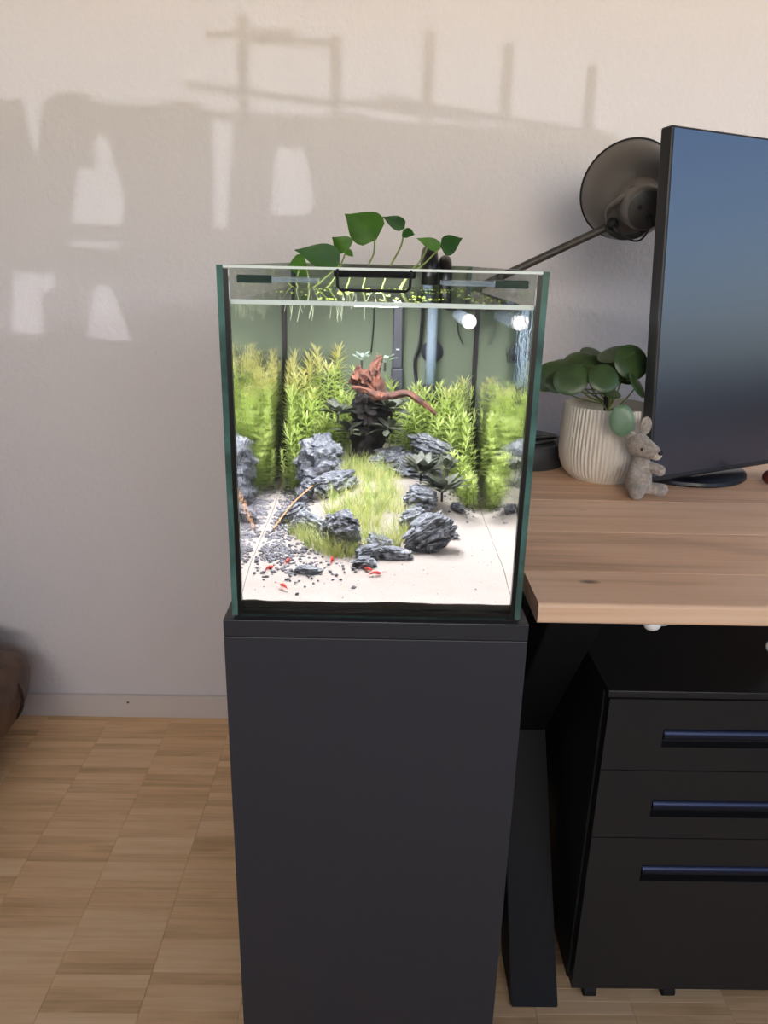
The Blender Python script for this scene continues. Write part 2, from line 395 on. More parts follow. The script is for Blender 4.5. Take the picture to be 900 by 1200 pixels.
# ------------------------------------------------------------------ unseen balcony behind the camera, added to shape the light on the wall
BY = -2.6
def cast(x, y):
    p = at(x, y, WY); s = (WY-BY)/SUN_DIR.y; return Vector((p.x - SUN_DIR.x*s, BY, p.z - SUN_DIR.z*s))
outer = [cast(*p) for p in ((-420, 122), (25, 116), (42, 190), (50, 116), (95, 119), (175, 122), (245, 129), (400, 137), (600, 150), (725, 166), (1300, 205))]
outer += [Vector((outer[-1].x, BY, -.1)), Vector((outer[0].x, BY, -.1))]
holes = [((92, 160), (125, 160), (147, 236), (137, 291), (82, 288)), ((15, 318), (66, 320), (62, 338), (48, 345), (50, 392), (12, 390)),
         ((110, 336), (130, 336), (155, 400), (100, 395)), ((248, 140), (275, 141), (270, 200), (265, 283), (250, 280)), ((322, 173), (357, 174), (368, 240), (358, 252), (315, 250))]
bm = bmesh.new(); edges = []
for loop in [outer] + [[cast(*p) for p in h] for h in holes]:
    vs_ = [bm.verts.new(p) for p in loop]
    for i in range(len(vs_)): edges.append(bm.edges.new((vs_[i], vs_[(i+1) % len(vs_)])))
bmesh.ops.triangle_fill(bm, use_beauty=True, use_dissolve=False, edges=edges)
r = bmesh.ops.extrude_face_region(bm, geom=bm.faces[:])
bmesh.ops.translate(bm, verts=[v for v in r['geom'] if isinstance(v, bmesh.types.BMVert)], vec=(0, -.02, 0))
bmesh.ops.recalc_face_normals(bm, faces=bm.faces[:])
tag(new('added_light_screen', bm, M['planter']), 'added unseen screen with cut-outs shaping the light, outside the window behind the camera', 'screen')
rl = empty('balcony_railing', (0, BY-.05, 0)); tag(rl, 'unseen thin metal balcony railing rising above the added screen', 'railing')
for px, ya, yb in ((277, 15, 135), (387, 40, 135), (497, 35, 150), (590, 50, 150), (688, 75, 165)):
    a, b_ = cast(px+5, ya), cast(px-5, yb); bm = bmesh.new(); tube(bm, [a+Vector((0, -.03, 0)), b_+Vector((0, -.03, -.8))], .011, 8); new('post', bm, M['black'], rl)
for seg_ in (((215, 98), (400, 122)), ((440, 113), (720, 160)), ((240, 40), (345, 37)), ((290, 46), (395, 50)), ((400, 118), (560, 140))):
    bm = bmesh.new(); tube(bm, [cast(*p)+Vector((0, -.03, 0)) for p in seg_], .007, 8); new('rail', bm, M['black'], rl)
for i, (xa, xb, yt, lab) in enumerate(((50, 97, 102, 'leftmost'), (178, 222, 111, 'second'), (380, 420, 126, 'third'), (600, 640, 137, 'fourth'))):
    a, b_ = cast(xa, yt), cast(xb, yt); r_ = (b_.x-a.x)/2; bm = bmesh.new()
    lathe(bm, [(0, 0), (r_*.8, 0), (r_, .13), (r_*.9, .13), (0, .12)], 24, Matrix.Translation(((a.x+b_.x)/2, BY-.18, a.z-.13)))
    tag(new('balcony_planter', bm, M['planter']), f'{lab} unseen round planter along the added screen outside the window', 'planter', 'balcony planters')
bx('shelf', outer[0].x, outer[-3].x, BY-.3, BY-.021, cast(50, 130).z-.22, cast(50, 130).z-.2, M['planter'], bpy.data.objects['added_light_screen'])

# ------------------------------------------------------------------ cabinet and tank
TX0, TX1, TY0, TY1, CZ = -.1464, .1536, TD, TD+.60, .7243
TZ = CZ+.3502
g = .006
cab = empty('aquarium_cabinet', (0, TD, 0)); tag(cab, 'tall anthracite cabinet carrying the planted aquarium beside the desk', 'cabinet')
cx0, cx1, cy0, cy1 = TX0-.0092, TX1+.0092, TY0-.0046, TY1+.0046
bx('top_board', cx0, cx1, cy0, cy1, CZ-.019, CZ, M['cabtop'], cab, .0008)
bx('door', cx0, cx1, cy0, cy0+.018, .012, CZ-.0197, M['cab'], cab, .0008)
bx('body', cx0+.0005, cx1-.0005, cy0+.0185, cy1, .0, CZ-.019, M['cab'], cab)
bx('foam_mat', TX0+.002, TX1-.002, TY0+.003, TY1-.003, CZ, CZ+.0035, M['blackmat'], cab)

tank = empty('aquarium', (0, TD, CZ+.0035)); tag(tank, 'rimless glass aquarium with black seams on the anthracite cabinet', 'aquarium')
def pane(name, x0, x1, y0, y1, z0, z1, mats, edge_ax):
    "glass box; the faces across edge_ax are clear, the rest are edge faces, the top has its own material"
    bm = bmesh.new(); fs = box(bm, x0, x1, y0, y1, z0, z1); bm.normal_update()
    for f in fs:
        c = f.calc_center_median(); n = f.normal
        if abs(n[edge_ax]) > .5: f.material_index = 0
        elif abs(n.z) > .5 and c.z > z0+.001: f.material_index = 2
        else: f.material_index = 1
    bmesh.ops.recalc_face_normals(bm, faces=bm.faces[:])
    return new(name, bm, mats, tank)
GZ = CZ+.0035
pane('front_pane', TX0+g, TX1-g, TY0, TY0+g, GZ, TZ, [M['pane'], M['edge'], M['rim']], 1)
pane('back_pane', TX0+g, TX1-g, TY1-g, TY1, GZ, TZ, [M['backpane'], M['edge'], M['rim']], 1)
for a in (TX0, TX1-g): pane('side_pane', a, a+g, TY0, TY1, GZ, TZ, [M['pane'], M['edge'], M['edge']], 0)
bx('painted_edge_glow', TX0+g, TX1-g, TY0-.0004, TY0-.0001, TZ-.0022, TZ, M['rim'], tank)  # white strip painting the glow along the top of the front glass
bx('bottom_pane', TX0+g, TX1-g, TY0+g, TY1-g, GZ, GZ+g, M['sil'], tank)
IX0, IX1, IY0, IY1, IZ = TX0+g, TX1-g, TY0+g, TY1-g, GZ+g
s_ = .0045
for x in (IX0, IX1-s_): bx('silicone_seam', x, x+s_, IY0-.0062-.0003, IY0-.0001, GZ, TZ-.003, M['sil'], tank)
for x in (IX0, IX1-.0042): bx('silicone_seam', x+.0001, x+.0041, IY1-.0045, IY1-.0002, IZ, TZ-.004, M['sil'], tank)
bx('silicone_seam', IX0+.004, IX1-.004, IY0-.0064, IY0-.0001, GZ+.0015, GZ+g, M['sil'], tank)
for xa, xb, xk0, xk1 in ((-.131, -.057, -.1296, -.0977), (.059, .1375, .1059, .1366)):
    bx('cover_strip', xa, xb, IY0+.0005, IY0+.045, 1.0605, 1.0645, M['edge'] if False else M['clear'], tank)
    bx('cover_clip', xk0, xk1, IY0+.0002, IY0+.006, 1.0592, 1.0664, M['edgedark'], tank, .001)

# water: closed body, refracting sides, see-through surface
WZ = 1.0405
e_ = .0003
bm = bmesh.new(); fs = box(bm, IX0+e_, IX1-e_, IY0+e_, IY1-e_, IZ+e_, WZ); bm.normal_update()
bmesh.ops.recalc_face_normals(bm, faces=bm.faces[:])
for f in bm.faces:
    n = f.normal
    f.material_index = 2 if n.z > .5 or n.y > .5 else (1 if abs(n.x) > .5 else 0)
wt = new('water', bm, [M['wfront'], M['wside'], M['wtop']]); tag(wt, 'clear water filling the glass aquarium almost to its rim', 'water')
bm = bmesh.new()
me_prof = [(0, 0), (.0022, 0), (0, .0042)]
for x in (IX0+.004, IX1-.004): pass
va = [bm.verts.new((IX0+.0045, IY0+.0002+a, WZ+.0001+b)) for a, b in me_prof]; vb = [bm.verts.new((IX1-.0045, IY0+.0002+a, WZ+.0001+b)) for a, b in me_prof]
for i in range(3): bm.faces.new((va[i], va[(i+1) % 3], vb[(i+1) % 3], vb[i]))
bm.faces.new(va[::-1]); bm.faces.new(vb)
new('meniscus', bm, M['rim'], wt)  # brightness of the waterline painted as an opaque white strip

# sand bed
def ground(x, y):
    return .742+.010*sst(.72, .85, y)+.042*sst(.92, 1.16, y)*math.exp(-((x-.01)/.10)**4)+.016*sst(1.08, 1.28, y)
bm = bmesh.new(); nx, ny = 48, 96; gx0, gx1, gy0, gy1 = IX0+.0006, IX1-.0006, IY0+.0006, IY1-.0008
grid = [[bm.verts.new((gx0+(gx1-gx0)*i/nx, gy0+(gy1-gy0)*j/ny, 0)) for i in range(nx+1)] for j in range(ny+1)]
for row in grid:
    for v in row: v.co.z = ground(v.co.x, v.co.y) + .0012*noise.noise(v.co*60) + .0018*noise.noise(v.co*18)
for j in range(ny):
    for i in range(nx): bm.faces.new((grid[j][i], grid[j][i+1], grid[j+1][i+1], grid[j+1][i]))
bed = [v for row in grid for v in row if v.is_boundary]
be = [e for e in bm.edges if e.is_boundary]
r = bmesh.ops.extrude_edge_only(bm, edges=be)
for v in r['geom']:
    if isinstance(v, bmesh.types.BMVert): v.co.z = IZ+.0008
bmesh.ops.contextual_create(bm, geom=[e for e in bm.edges if e.is_boundary])
so_ = new('sand_bed', bm, M['sand'], None, True, 60); so_['kind'] = 'stuff'; so_['label'] = 'white sand covering the aquarium floor'; so_['category'] = 'sand'

# gravel
bm = bmesh.new()
def pebble(x, y, s):
    z = ground(x, y)
    mm = Matrix.Translation((x, y, z+s*.35)) @ Matrix.Rotation(rnd.uniform(0, 6.28), 4, 'Z') @ Matrix.Rotation(rnd.uniform(-.5, .5), 4, 'X') @ Matrix.Diagonal((s*rnd.uniform(.8, 1.5), s*rnd.uniform(.7, 1.1), s*rnd.uniform(.5, .8), 1))
    r = bmesh.ops.create_icosphere(bm, subdivisions=1, radius=1, matrix=mm)
    for v in r['verts']: v.co += Vector((rnd.uniform(-1, 1), rnd.uniform(-1, 1), rnd.uniform(-1, 1)))*s*.18
cl = [(-.118, 1.03, .014, .06, 110), (-.118, .885, .020, .03, 120), (-.105, .845, .024, .022, 110), (-.128, .99, .012, .04, 80), (-.124, 1.10, .014, .05, 130), (-.108, 1.18, .018, .05, 130), (-.12, 1.24, .015, .03, 70), (-.09, .80, .03, .014, 40), (-.075, .79, .03, .014, 22), (-.03, .82, .03, .014, 10), (.118, 1.08, .012, .02, 36), (.12, 1.16, .015, .05, 60)]
for (x, y, sx, sy, n_) in cl:
    for k in range(n_):
        px_, py_ = rnd.gauss(x, sx), rnd.gauss(y, sy)
        if gx0+.004 < px_ < gx1-.004 and gy0+.004 < py_ < gy1-.01: pebble(px_, py_, rnd.uniform(.0013, .0026))
for (x, y, sx, sy, n_) in [(-.122, .95, .012, .05, 90), (-.108, .87, .02, .025, 90), (-.112, 1.08, .015, .05, 90), (-.125, 1.14, .01, .05, 60)]:
    for k in range(n_):
        px_, py_ = rnd.gauss(x, sx), rnd.gauss(y, sy)
        if gx0+.004 < px_ < gx1-.004 and gy0+.004 < py_ < gy1-.01: pebble(px_, py_, rnd.uniform(.0018, .0032))
for k in range(110): pebble(rnd.uniform(gx0+.01, gx1-.01), rnd.uniform(gy0+.004, .95), rnd.uniform(.0004, .0009))
gr = new('dark_gravel', bm, M['gravel']); gr['kind'] = 'stuff'; gr['label'] = 'scattered dark gravel grains along the left side of the sand'; gr['category'] = 'gravel'

# rocks
def rock(c, dims, lean, seed, label, spin=0, layer=1.0):
    bm = bmesh.new(); bmesh.ops.create_icosphere(bm, subdivisions=5, radius=1)
    off = Vector((seed*3.1, seed*1.7, seed*2.3)); rot = Matrix.Rotation(lean, 3, 'Y') @ Matrix.Rotation(spin, 3, 'Z')
    for v in bm.verts:
        p = v.co.copy()
        q_ = Vector([math.copysign(abs(t)**.72, t) for t in p])
        n1 = noise.fractal(p*1.1+off, 1.0, 2.0, 3); n2 = noise.ridged_multi_fractal(Vector((p.x*1.2, p.y*1.2, p.z*4.5*layer))+off, .9, 2.1, 4, 1.0, 2.0)
        n3 = noise.fractal(Vector((p.x*3, p.y*3, p.z*9*layer))+off, .8, 2.2, 4); n4 = noise.ridged_multi_fractal(p*2.6+off*2, .9, 2.2, 4, 1.0, 2.0)
        q_ *= 1+.24*n1+.12*(n2-1)+.09*n3-.10*max(0, n4-1.3)
        st = math.floor(p.z*4.5*layer+n1*1.8)/4.5
        q_.x *= 1+.12*math.sin(st*17+seed); q_.y *= 1+.12*math.cos(st*13+seed)
        v.co = rot @ Vector((q_.x*dims[0], q_.y*dims[1], q_.z*dims[2]))
    o = new('rock', bm, M['rock'], None, True, 32); o.location = c
    tag(o, label, 'rock', 'grey layered rocks in the aquarium')
rock((-.080, 1.135, .806), (.027, .022, .043), R(18), 1, 'tall pale blue-grey rock leaning left at the back of the grass', .3)
rock((-.055, 1.085, .792), (.026, .018, .014), R(-14), 2, 'knobbly grey rock lying right of the tall pale rock', .2)
rock((-.096, 1.098, .777), (.010, .016, .017), R(28), 3, 'small slanting rock at the foot of the tall pale rock')
rock((.084, 1.195, .822), (.034, .02, .015), R(20), 4, 'flat-topped grey slab sloping down to the right, highest of the back rocks', .1)
rock((.020, 1.165, .808), (.027, .024, .018), R(-10), 5, 'grey rock right of the driftwood foot')
rock((.058, 1.14, .804), (.033, .022, .016), R(10), 6, 'wide grey rock below the sloping slab')
rock((-.103, 1.015, .763), (.018, .015, .014), R(-22), 7, 'dark rock beside the gravel under the fallen twig')
rock((-.080, .965, .763), (.019, .015, .013), R(24), 8, 'dark curved rock between the gravel and the front grass tuft')
rock((-.0555, .915, .767), (.011, .013, .021), R(22), 9, 'narrow nearly black slab leaning on the rounded rock')
rock((-.034, .885, .772), (.0165, .015, .026), R(-10), 10, 'rounded grey rock standing above the front grass tuft')
rock((.006, .895, .757), (.015, .012, .011), R(8), 11, 'top stone of the little front cluster')
rock((-.0075, .85, .757), (.0135, .011, .0105), R(-12), 12, 'middle stone of the little front cluster')
rock((-.011, .826, .753), (.0125, .009, .0075), R(-8), 13, 'lowest stone of the little front cluster, nearest the glass')
rock((.0235, .852, .756), (.018, .010, .0095), R(6), 14, 'rightmost stone of the little front cluster')
rock((.066, .895, .772), (.031, .018, .021), R(-34), 15, 'large dark ridged rock on the open sand at the right', 0, 1.4)
rock((.0935, .945, .757), (.009, .006, .009), R(30), 16, 'small pointed chip beside the large ridged rock')
rock((-.073, .803, .7505), (.013, .009, .005), R(4), 17, 'flat pale stone lying alone on the front sand')
rock((.060, 1.03, .784), (.019, .018, .018), R(12), 18, 'grey rock half hidden under the dark rosette plants')
rock((.112, 1.062, .765), (.009, .010, .007), R(20), 19, 'small bluish rock at the sand edge under the rosette plants')
rock((.050, .972, .768), (.017, .015, .016), R(-20), 20, 'rock between the grass and the large ridged rock')

# hairgrass
bm = bmesh.new()
def blade(x, y, h, lx, ly, w_):
    z = ground(x, y)-.001; a = rnd.uniform(0, 6.28); s = Vector((math.cos(a), math.sin(a), 0))*w_
    p = [Vector((x+lx*t*t, y+ly*t*t, z+h*(t-.15*t*t))) for t in (0, .35, .7, 1)]
    v = []
    for i, q_ in enumerate(p): v.append((bm.verts.new(q_-s*(1-i*.28)), bm.verts.new(q_+s*(1-i*.28))))
    for a_, b_ in zip(v, v[1:]): bm.faces.new((a_[0], a_[1], b_[1], b_[0]))
def tuft(x, y, r, n_, h):
    for k in range(n_):
        a = rnd.uniform(0, 6.28); q_ = r*math.sqrt(rnd.random()); bx_, by_ = x+q_*math.cos(a), y+q_*math.sin(a)
        hh = h*rnd.uniform(.5, 1.1); blade(bx_, by_, hh, math.cos(a)*hh*rnd.uniform(.1, .7), math.sin(a)*hh*rnd.uniform(.1, .7), rnd.uniform(.0003, .00065))
for k in range(165):
    y = rnd.uniform(.885, 1.19); t = (y-.885)/.305
    xl = -.045*(1-t) + -.045*t - .02*math.sin(t*PI); xr = .045 + .012*math.sin(t*PI) - .03*t*t
    tuft(rnd.uniform(xl, xr), y, .011, 24, rnd.uniform(.018, .036))
for (x, y) in [(-.098, .955), (-.09, .935), (-.082, .92), (-.075, .9), (-.066, .885), (-.058, .872), (-.05, .862), (-.042, .856), (-.034, .858), (-.085, .945), (-.07, .915), (-.06, .885), (-.022, .862)]:
    tuft(x, y, .009, 42, .030)
ho = new('hairgrass', bm, M['grass']); ho['kind'] = 'stuff'; ho['label'] = 'bright green hairgrass carpet between the aquarium rocks'; ho['category'] = 'grass'

# stem plants
def stem_proto(seed, h):
    rr = random.Random(seed); root_ = empty('stem_plant')
    bend = Vector((rr.uniform(-.012, .012), rr.uniform(-.008, .008), 0))
    pts = [Vector((bend.x*t*t, bend.y*t*t, h*t)) for t in [i/8 for i in range(9)]]
    bm = bmesh.new(); tube(bm, pts, [.0011]*6+[.0009, .0008, .0006], 5); st = new('stem', bm, M['stem'], root_)
    bm = bmesh.new(); nw = int(h/.0074)
    for i in range(2, nw+1):
        t = i/nw; c = Vector((bend.x*t*t, bend.y*t*t, h*t)); a0 = rr.uniform(0, 6.28)
        ln = .0235*(1 - .15*max(0, (t-.8)/.2)) * (.75+.25*min(1, t*3)); rise = .25 + .9*max(0, (t-.85)/.15)
        nl = 7 if t > .6 else 6
        for k in range(nl):
            a = a0 + 2*PI*k/nl + rr.uniform(-.25, .25); d = Vector((math.cos(a), math.sin(a), rise+rr.uniform(-.2, .25))).normalized()
            leaf(bm, c, c+d*ln*rr.uniform(.8, 1.1), Vector((-math.sin(a), math.cos(a), 0)), .0027, 'lens', -.06, .1, 3)
    new('foliage', bm, M['stemL'], root_)
    return root_
protos = [stem_proto(i, h) for i, h in enumerate((.15, .135, .12, .10, .08))]
HS = (.15, .135, .12, .10, .08); used = [False]*5
def place_stem(x, y, top, lab, grp):
    need = top - ground(x, y) - (.014 if x < .02 else .024); i = min(range(5), key=lambda k: abs(HS[k]-need))
    o = protos[i] if not used[i] else copy_tree(protos[i]); used[i] = True
    s = max(.5, min(1.25, need/HS[i])); o.location = (x, y, ground(x, y)-.002)
    wx = max(.3, min(1, (min(x-IX0, IX1-x)-.0012)/.028)); wy = max(.3, min(1, (IY1-y-.0012)/.028))    # growth is pressed flat against the glass
    if wx < 1 or wy < 1: o.rotation_euler = (0, 0, rnd.choice((0, PI)))
    else: o.rotation_euler = (rnd.uniform(-.06, .06), rnd.uniform(-.06, .06), rnd.uniform(0, 6.28))
    o.scale = (wx, wy, s)
    tag(o, lab, 'aquatic plant', grp)
LL = ['tall pale-tipped feathery stem plant in the back row left of the driftwood', 'half-height feathery stem plant in the middle of the stand left of the driftwood', 'short feathery stem plant low at the front of the stand left of the driftwood']
LR = ['tall pale-tipped feathery stem plant in the back row right of the driftwood', 'half-height feathery stem plant in the middle of the stand right of the driftwood', 'short feathery stem plant low by the sand at the right glass']
for x, y, t in ((-.122, 1.27, .945), (-.105, 1.27, .952), (-.088, 1.265, .963), (-.068, 1.265, .966), (-.052, 1.28, .962), (-.128, 1.24, .925), (-.11, 1.24, .93), (-.095, 1.235, .935), (-.075, 1.24, .945), (-.058, 1.25, .94),
                (-.13, 1.215, .89), (-.115, 1.21, .895), (-.098, 1.21, .9), (-.08, 1.215, .91), (-.125, 1.19, .86), (-.108, 1.185, .855), (-.09, 1.19, .865), (-.075, 1.19, .875), (-.115, 1.225, .91), (-.085, 1.255, .95), (-.128, 1.255, .935), (-.062, 1.225, .905), (-.1, 1.255, .94), (-.118, 1.285, .955), (-.045, 1.255, .935), (-.132, 1.285, .94), (-.1, 1.2, .875), (-.12, 1.2, .875), (-.085, 1.205, .885), (-.07, 1.205, .88), (-.04, 1.235, .9), (-.132, 1.17, .83), (-.12, 1.165, .825), (-.118, 1.255, .94), (-.117, 1.22, .905), (-.118, 1.18, .85), (-.121, 1.275, .945), (-.116, 1.20, .88), (-.115, 1.15, .815), (-.118, 1.235, .92)):
    place_stem(x, y, t, LL[0 if t > .925 else 1 if t > .88 else 2], 'stem plants left of the driftwood')
for x, y, t in ((.045, 1.26, .915), (.06, 1.26, .925), (.075, 1.265, .92), (.09, 1.265, .925), (.105, 1.26, .92), (.12, 1.255, .935), (.132, 1.26, .925), (.05, 1.23, .895), (.068, 1.235, .905), (.085, 1.24, .91), (.10, 1.235, .90), (.117, 1.225, .915), (.131, 1.23, .905),
                (.108, 1.205, .885), (.122, 1.20, .89), (.134, 1.205, .88), (.113, 1.18, .865), (.126, 1.175, .87), (.135, 1.17, .85), (.12, 1.15, .84), (.131, 1.145, .83), (.125, 1.12, .805), (.133, 1.115, .80), (.038, 1.24, .90), (.095, 1.22, .885), (.078, 1.235, .895), (.02, 1.27, .93), (.03, 1.28, .92), (.11, 1.245, .92), (.07, 1.25, .92), (.098, 1.25, .915), (.13, 1.185, .875), (.105, 1.165, .845), (.118, 1.135, .82), (.136, 1.13, .815), (.062, 1.22, .885), (.085, 1.215, .88), (.055, 1.245, .91), (.128, 1.10, .79), (.136, 1.09, .785), (.048, 1.215, .875), (.136, 1.245, .92), (.14, 1.21, .89), (.14, 1.16, .845), (.138, 1.275, .925), (.14, 1.11, .80), (.126, 1.265, .925), (.125, 1.24, .915), (.124, 1.215, .90), (.126, 1.195, .885), (.124, 1.165, .86), (.125, 1.135, .825), (.123, 1.095, .79), (.126, 1.15, .84)):
    place_stem(x, y, t, LR[0 if t > .91 else 1 if t > .86 else 2], 'stem plants right of the driftwood')

# driftwood
dw = empty('driftwood', (-.012, 1.19, .80)); tag(dw, 'dark driftwood stump with red-brown top and one long thin branch', 'driftwood')
def gnarl(name, pts, rad, mt, seed, amp=.3, n=10, seg=24, groove=5):
    pp = smoothpath(pts, n); k = len(pp); rr = []
    for i in range(k):
        t = i/(k-1)*(len(rad)-1); j = min(int(t), len(rad)-2); rr.append(rad[j]+(rad[j+1]-rad[j])*(t-j))
    bm = bmesh.new(); rings = tube(bm, pp, rr, seg); ax = sum(rad)/len(rad)
    for i, ring in enumerate(rings):
        for q_, v in enumerate(ring):
            a = 2*PI*q_/seg; d = v.co-pp[i]; c = Vector((math.cos(a)*groove*.35, math.sin(a)*groove*.35, i*.10+seed*7))
            f = 1 + amp*noise.noise(c) + amp*.8*(noise.ridged_multi_fractal(c*1.3, .9, 2.1, 3, 1.0, 2.0)-1.2)*.6 + amp*.5*noise.noise(Vector((a*2, i*.5, seed)))
            v.co = pp[i] + d*max(.35, f)
    return new(name, bm, mt, dw, True, 50)
gnarl('trunk', [(-.013, 1.205, .79), (-.012, 1.19, .83), (-.008, 1.175, .865), (-.012, 1.16, .895), (-.010, 1.155, .912)], [.024, .020, .023, .021, .014], M['trunk'], 1.3, .55, 12, 36, 9)
gnarl('knob', [(-.004, 1.15, .912), (-.018, 1.15, .925), (-.034, 1.15, .933)], [.013, .0145, .011], M['wood'], 4.1, .55, 12, 28, 8)
gnarl('prong', [(.004, 1.145, .900), (-.002, 1.143, .925), (-.003, 1.146, .942), (.004, 1.15, .958)], [.0095, .0085, .007, .004], M['wood'], 6.2, .55, 12, 26, 7)
gnarl('branch', [(-.034, 1.125, .9175), (-.016, 1.123, .914), (.002, 1.123, .9055), (.018, 1.122, .907), (.041, 1.118, .911), (.055, 1.113, .904), (.066, 1.11, .897), (.080, 1.105, .886)], [.0025, .0035, .006, .0052, .0045, .0042, .0036, .0018], M['wood'], 8.7, .45, 8, 16, 5)
bm = bmesh.new(); tube(bm, smoothpath([(-.128, .965, .757), (-.108, 1.02, .777), (-.088, 1.07, .788), (-.07, 1.11, .797)], 5), [.001]*16, 6)
tag(new('twig', bm, plain('tan twig', (190, 140, 96), .7)), 'thin tan twig lying across the left rocks', 'twig')

# rosette plants on wood and rock
def rosette(loc, n_, ln, wd, mt, label, seed, flat=.5):
    rr = random.Random(seed); e = empty('rosette_plant', loc); tag(e, label, 'aquatic plant', 'rosette plants')
    bm = bmesh.new(); tube(bm, [Vector(loc), Vector(loc)+Vector((0, -.001, -.012))], .0016, 6); new('rhizome', bm, M['trunk'], e)
    for k in range(n_):
        a = 2*PI*k/n_*1.618 + rr.uniform(-.3, .3); up = flat + rr.uniform(-.35, .9)
        d = Vector((math.cos(a), math.sin(a), up)).normalized(); l_ = ln*rr.uniform(.75, 1.15); b0 = Vector(loc)+d*l_*.2
        bm = bmesh.new(); leaf(bm, b0, b0+d*l_ + Vector((0, 0, -.15*l_)), Vector((-math.sin(a), math.cos(a), 0)), wd*rr.uniform(.85, 1.15), 'lens', -.12, .25, 6)
        tube(bm, [Vector(loc), b0], .0005, 4); new('leaf', bm, mt, e, True)
rosette((.060, 1.055, .812), 24, .031, .0125, M['buce'], 'upper dark leafy rosette plant in front of the wide back rock', 1, .6)
rosette((.088, 1.035, .792), 28, .034, .0115, M['buce'], 'lowest and widest dark rosette plant, beside the open sand', 2, .6)
rosette((.098, 1.105, .808), 16, .024, .0095, M['buce'], 'small dark rosette plant against the right stem plants', 3, .8)
rosette((-.054, 1.15, .876), 24, .026, .0115, M['buce'], 'dark rosette plant left of the driftwood stump', 4, .5)
rosette((-.038, 1.155, .852), 20, .024, .012, M['buce'], 'drooping dark plant low on the left of the driftwood stump', 5, .3)
rosette((.020, 1.14, .884), 22, .027, .012, M['buce'], 'dark leafy plant hanging under the long driftwood branch', 6, .3)
rosette((.016, 1.145, .858), 18, .025, .011, M['buce'], 'lower dark plant right of the driftwood stump', 7, .1)
rosette((.010, 1.16, .948), 18, .016, .0065, M['bucep'], 'small pale plant on the tip of the driftwood', 8, .5)
rosette((-.022, 1.165, .95), 14, .015, .0065, M['bucep'], 'small whitish plant behind the driftwood knob', 9, .9)

# shrimps
def shrimp(x, y, a, s, label):
    z = ground(x, y)+.0022*s; e = empty('shrimp', (x, y, z)); tag(e, label, 'shrimp', 'red shrimps')
    d = Vector((math.cos(a), math.sin(a), 0)); P_ = lambda t, h: Vector((x, y, z))+d*t*s+Vector((0, 0, h*s))
    bm = bmesh.new(); tube(bm, smoothpath([P_(-.0065, -.0006), P_(-.004, .0012), P_(0, .0022), P_(.004, .0012), P_(.0068, .0014)], 4), [.0004, .0006, .0009, .0011, .0013, .0014, .0015, .0016, .0017, .0018, .0018, .0017, .0016, .0014, .0011, .0008, .0004], 8); new('body', bm, M['shrimp'], e, True)
    bm = bmesh.new(); sd = Vector((-d.y, d.x, 0))
    for q_ in (-1, 1): leaf(bm, P_(-.006, -.0004), P_(-.0088, -.001)+sd*q_*.001*s, sd, .0016*s)
    new('tail', bm, M['shrimp'], e)
    bm = bmesh.new()
    for q_ in (-1, 1): tube(bm, [P_(.0064, .0015), P_(.010, .003)+sd*q_*.0015*s, P_(.0135, .002)+sd*q_*.003*s], .00012, 4)
    new('antennae', bm, M['shrimp'], e)
    bm = bmesh.new()
    for k in range(4):
        for q_ in (-1, 1): tube(bm, [P_(.0008+k*.0012, .0006), P_(.0008+k*.0014, -.002)+sd*q_*.0016*s], .00014, 4)
    new('legs', bm, M['shrimp'], e)
for x, y, a, s, l in ((.002, .795, .1, .95, 'red shrimp on bare sand in front of the little stone cluster'), (-.006, .808, 2.4, .8, 'red shrimp touching the lowest stone of the front cluster'), (-.117, .807, .8, .85, 'red shrimp at the left edge of the gravel patch'),
                      (-.0985, .83, 1.4, .9, 'red shrimp climbing at the right of the gravel patch'), (-.097, .756, 2.3, .9, 'red shrimp on the sand nearest the front glass'), (-.111, 1.06, .3, .8, 'red shrimp on the dark rock under the twig'), (-.048, .838, 1.5, .95, 'brown-red shrimp below the front grass tuft')):
    shrimp(x, y, a, s, l)

# ------------------------------------------------------------------ light hung on the rim
lt = empty('aquarium_light', (-.003, IY0, 1.0732)); tag(lt, 'flat black aquarium light hung on the front rim by a wire loop', 'lamp')
bx('housing', -.0425, .0345, .735, 1.16, 1.0655, 1.0735, M['black'], lt, .002)
bx('led_panel', -.036, .028, .83, 1.155, 1.0640, 1.0654, M['led'], lt)
z1, z0_ = 1.0722, 1.0550
lp = [(-.0375, .745, z1), (-.0375, .7085, z1), (-.0372, .7085, z0_+.003), (-.0342, .7085, z0_), (.0248, .7085, z0_), (.0278, .7085, z0_+.003), (.0285, .7085, z1), (.0285, .745, z1)]
bm = bmesh.new(); tube(bm, lp, .0014, 8); new('wire_loop', bm, M['black'], lt)

# ------------------------------------------------------------------ pothos growing out of the water
PY = 1.19
po = empty('pothos', tuple(at(385, 345, PY))); tag(po, 'trailing green pothos cuttings growing out of the aquarium water', 'plant')
def pleaf(bx_, by_, tx_, ty_, wpx, mt, tilt=.0, dy=0, fold=.2):
    a, b_ = at(bx_, by_, PY), at(tx_, ty_, PY+dy); d = (b_-a).normalized(); side = d.cross(Vector((0, 1, 0))); side = (side*math.cos(tilt)+Vector((0, 1, 0))*math.sin(tilt))
    bm = bmesh.new(); leaf(bm, a, b_, side, wpx*PY/F_PX*1.0, 'heart', .06, fold, 10); new('leaf', bm, mt, po, True)
pleaf(441, 281, 404, 251, 44, M['pothos'], .5, -.02)
pleaf(408, 294, 389, 278, 24, M['pothos'], .5, -.01)
pleaf(398, 311, 345, 293, 34, M['pothosd'], .6, -.02)
pleaf(361, 315, 335, 314, 30, M['pothos'], .6, .01)
pleaf(474, 268, 448, 254, 17, M['pothosd'], .6, -.01)
pleaf(472, 270, 486, 275, 13, M['pothosd'], .5, -.01)
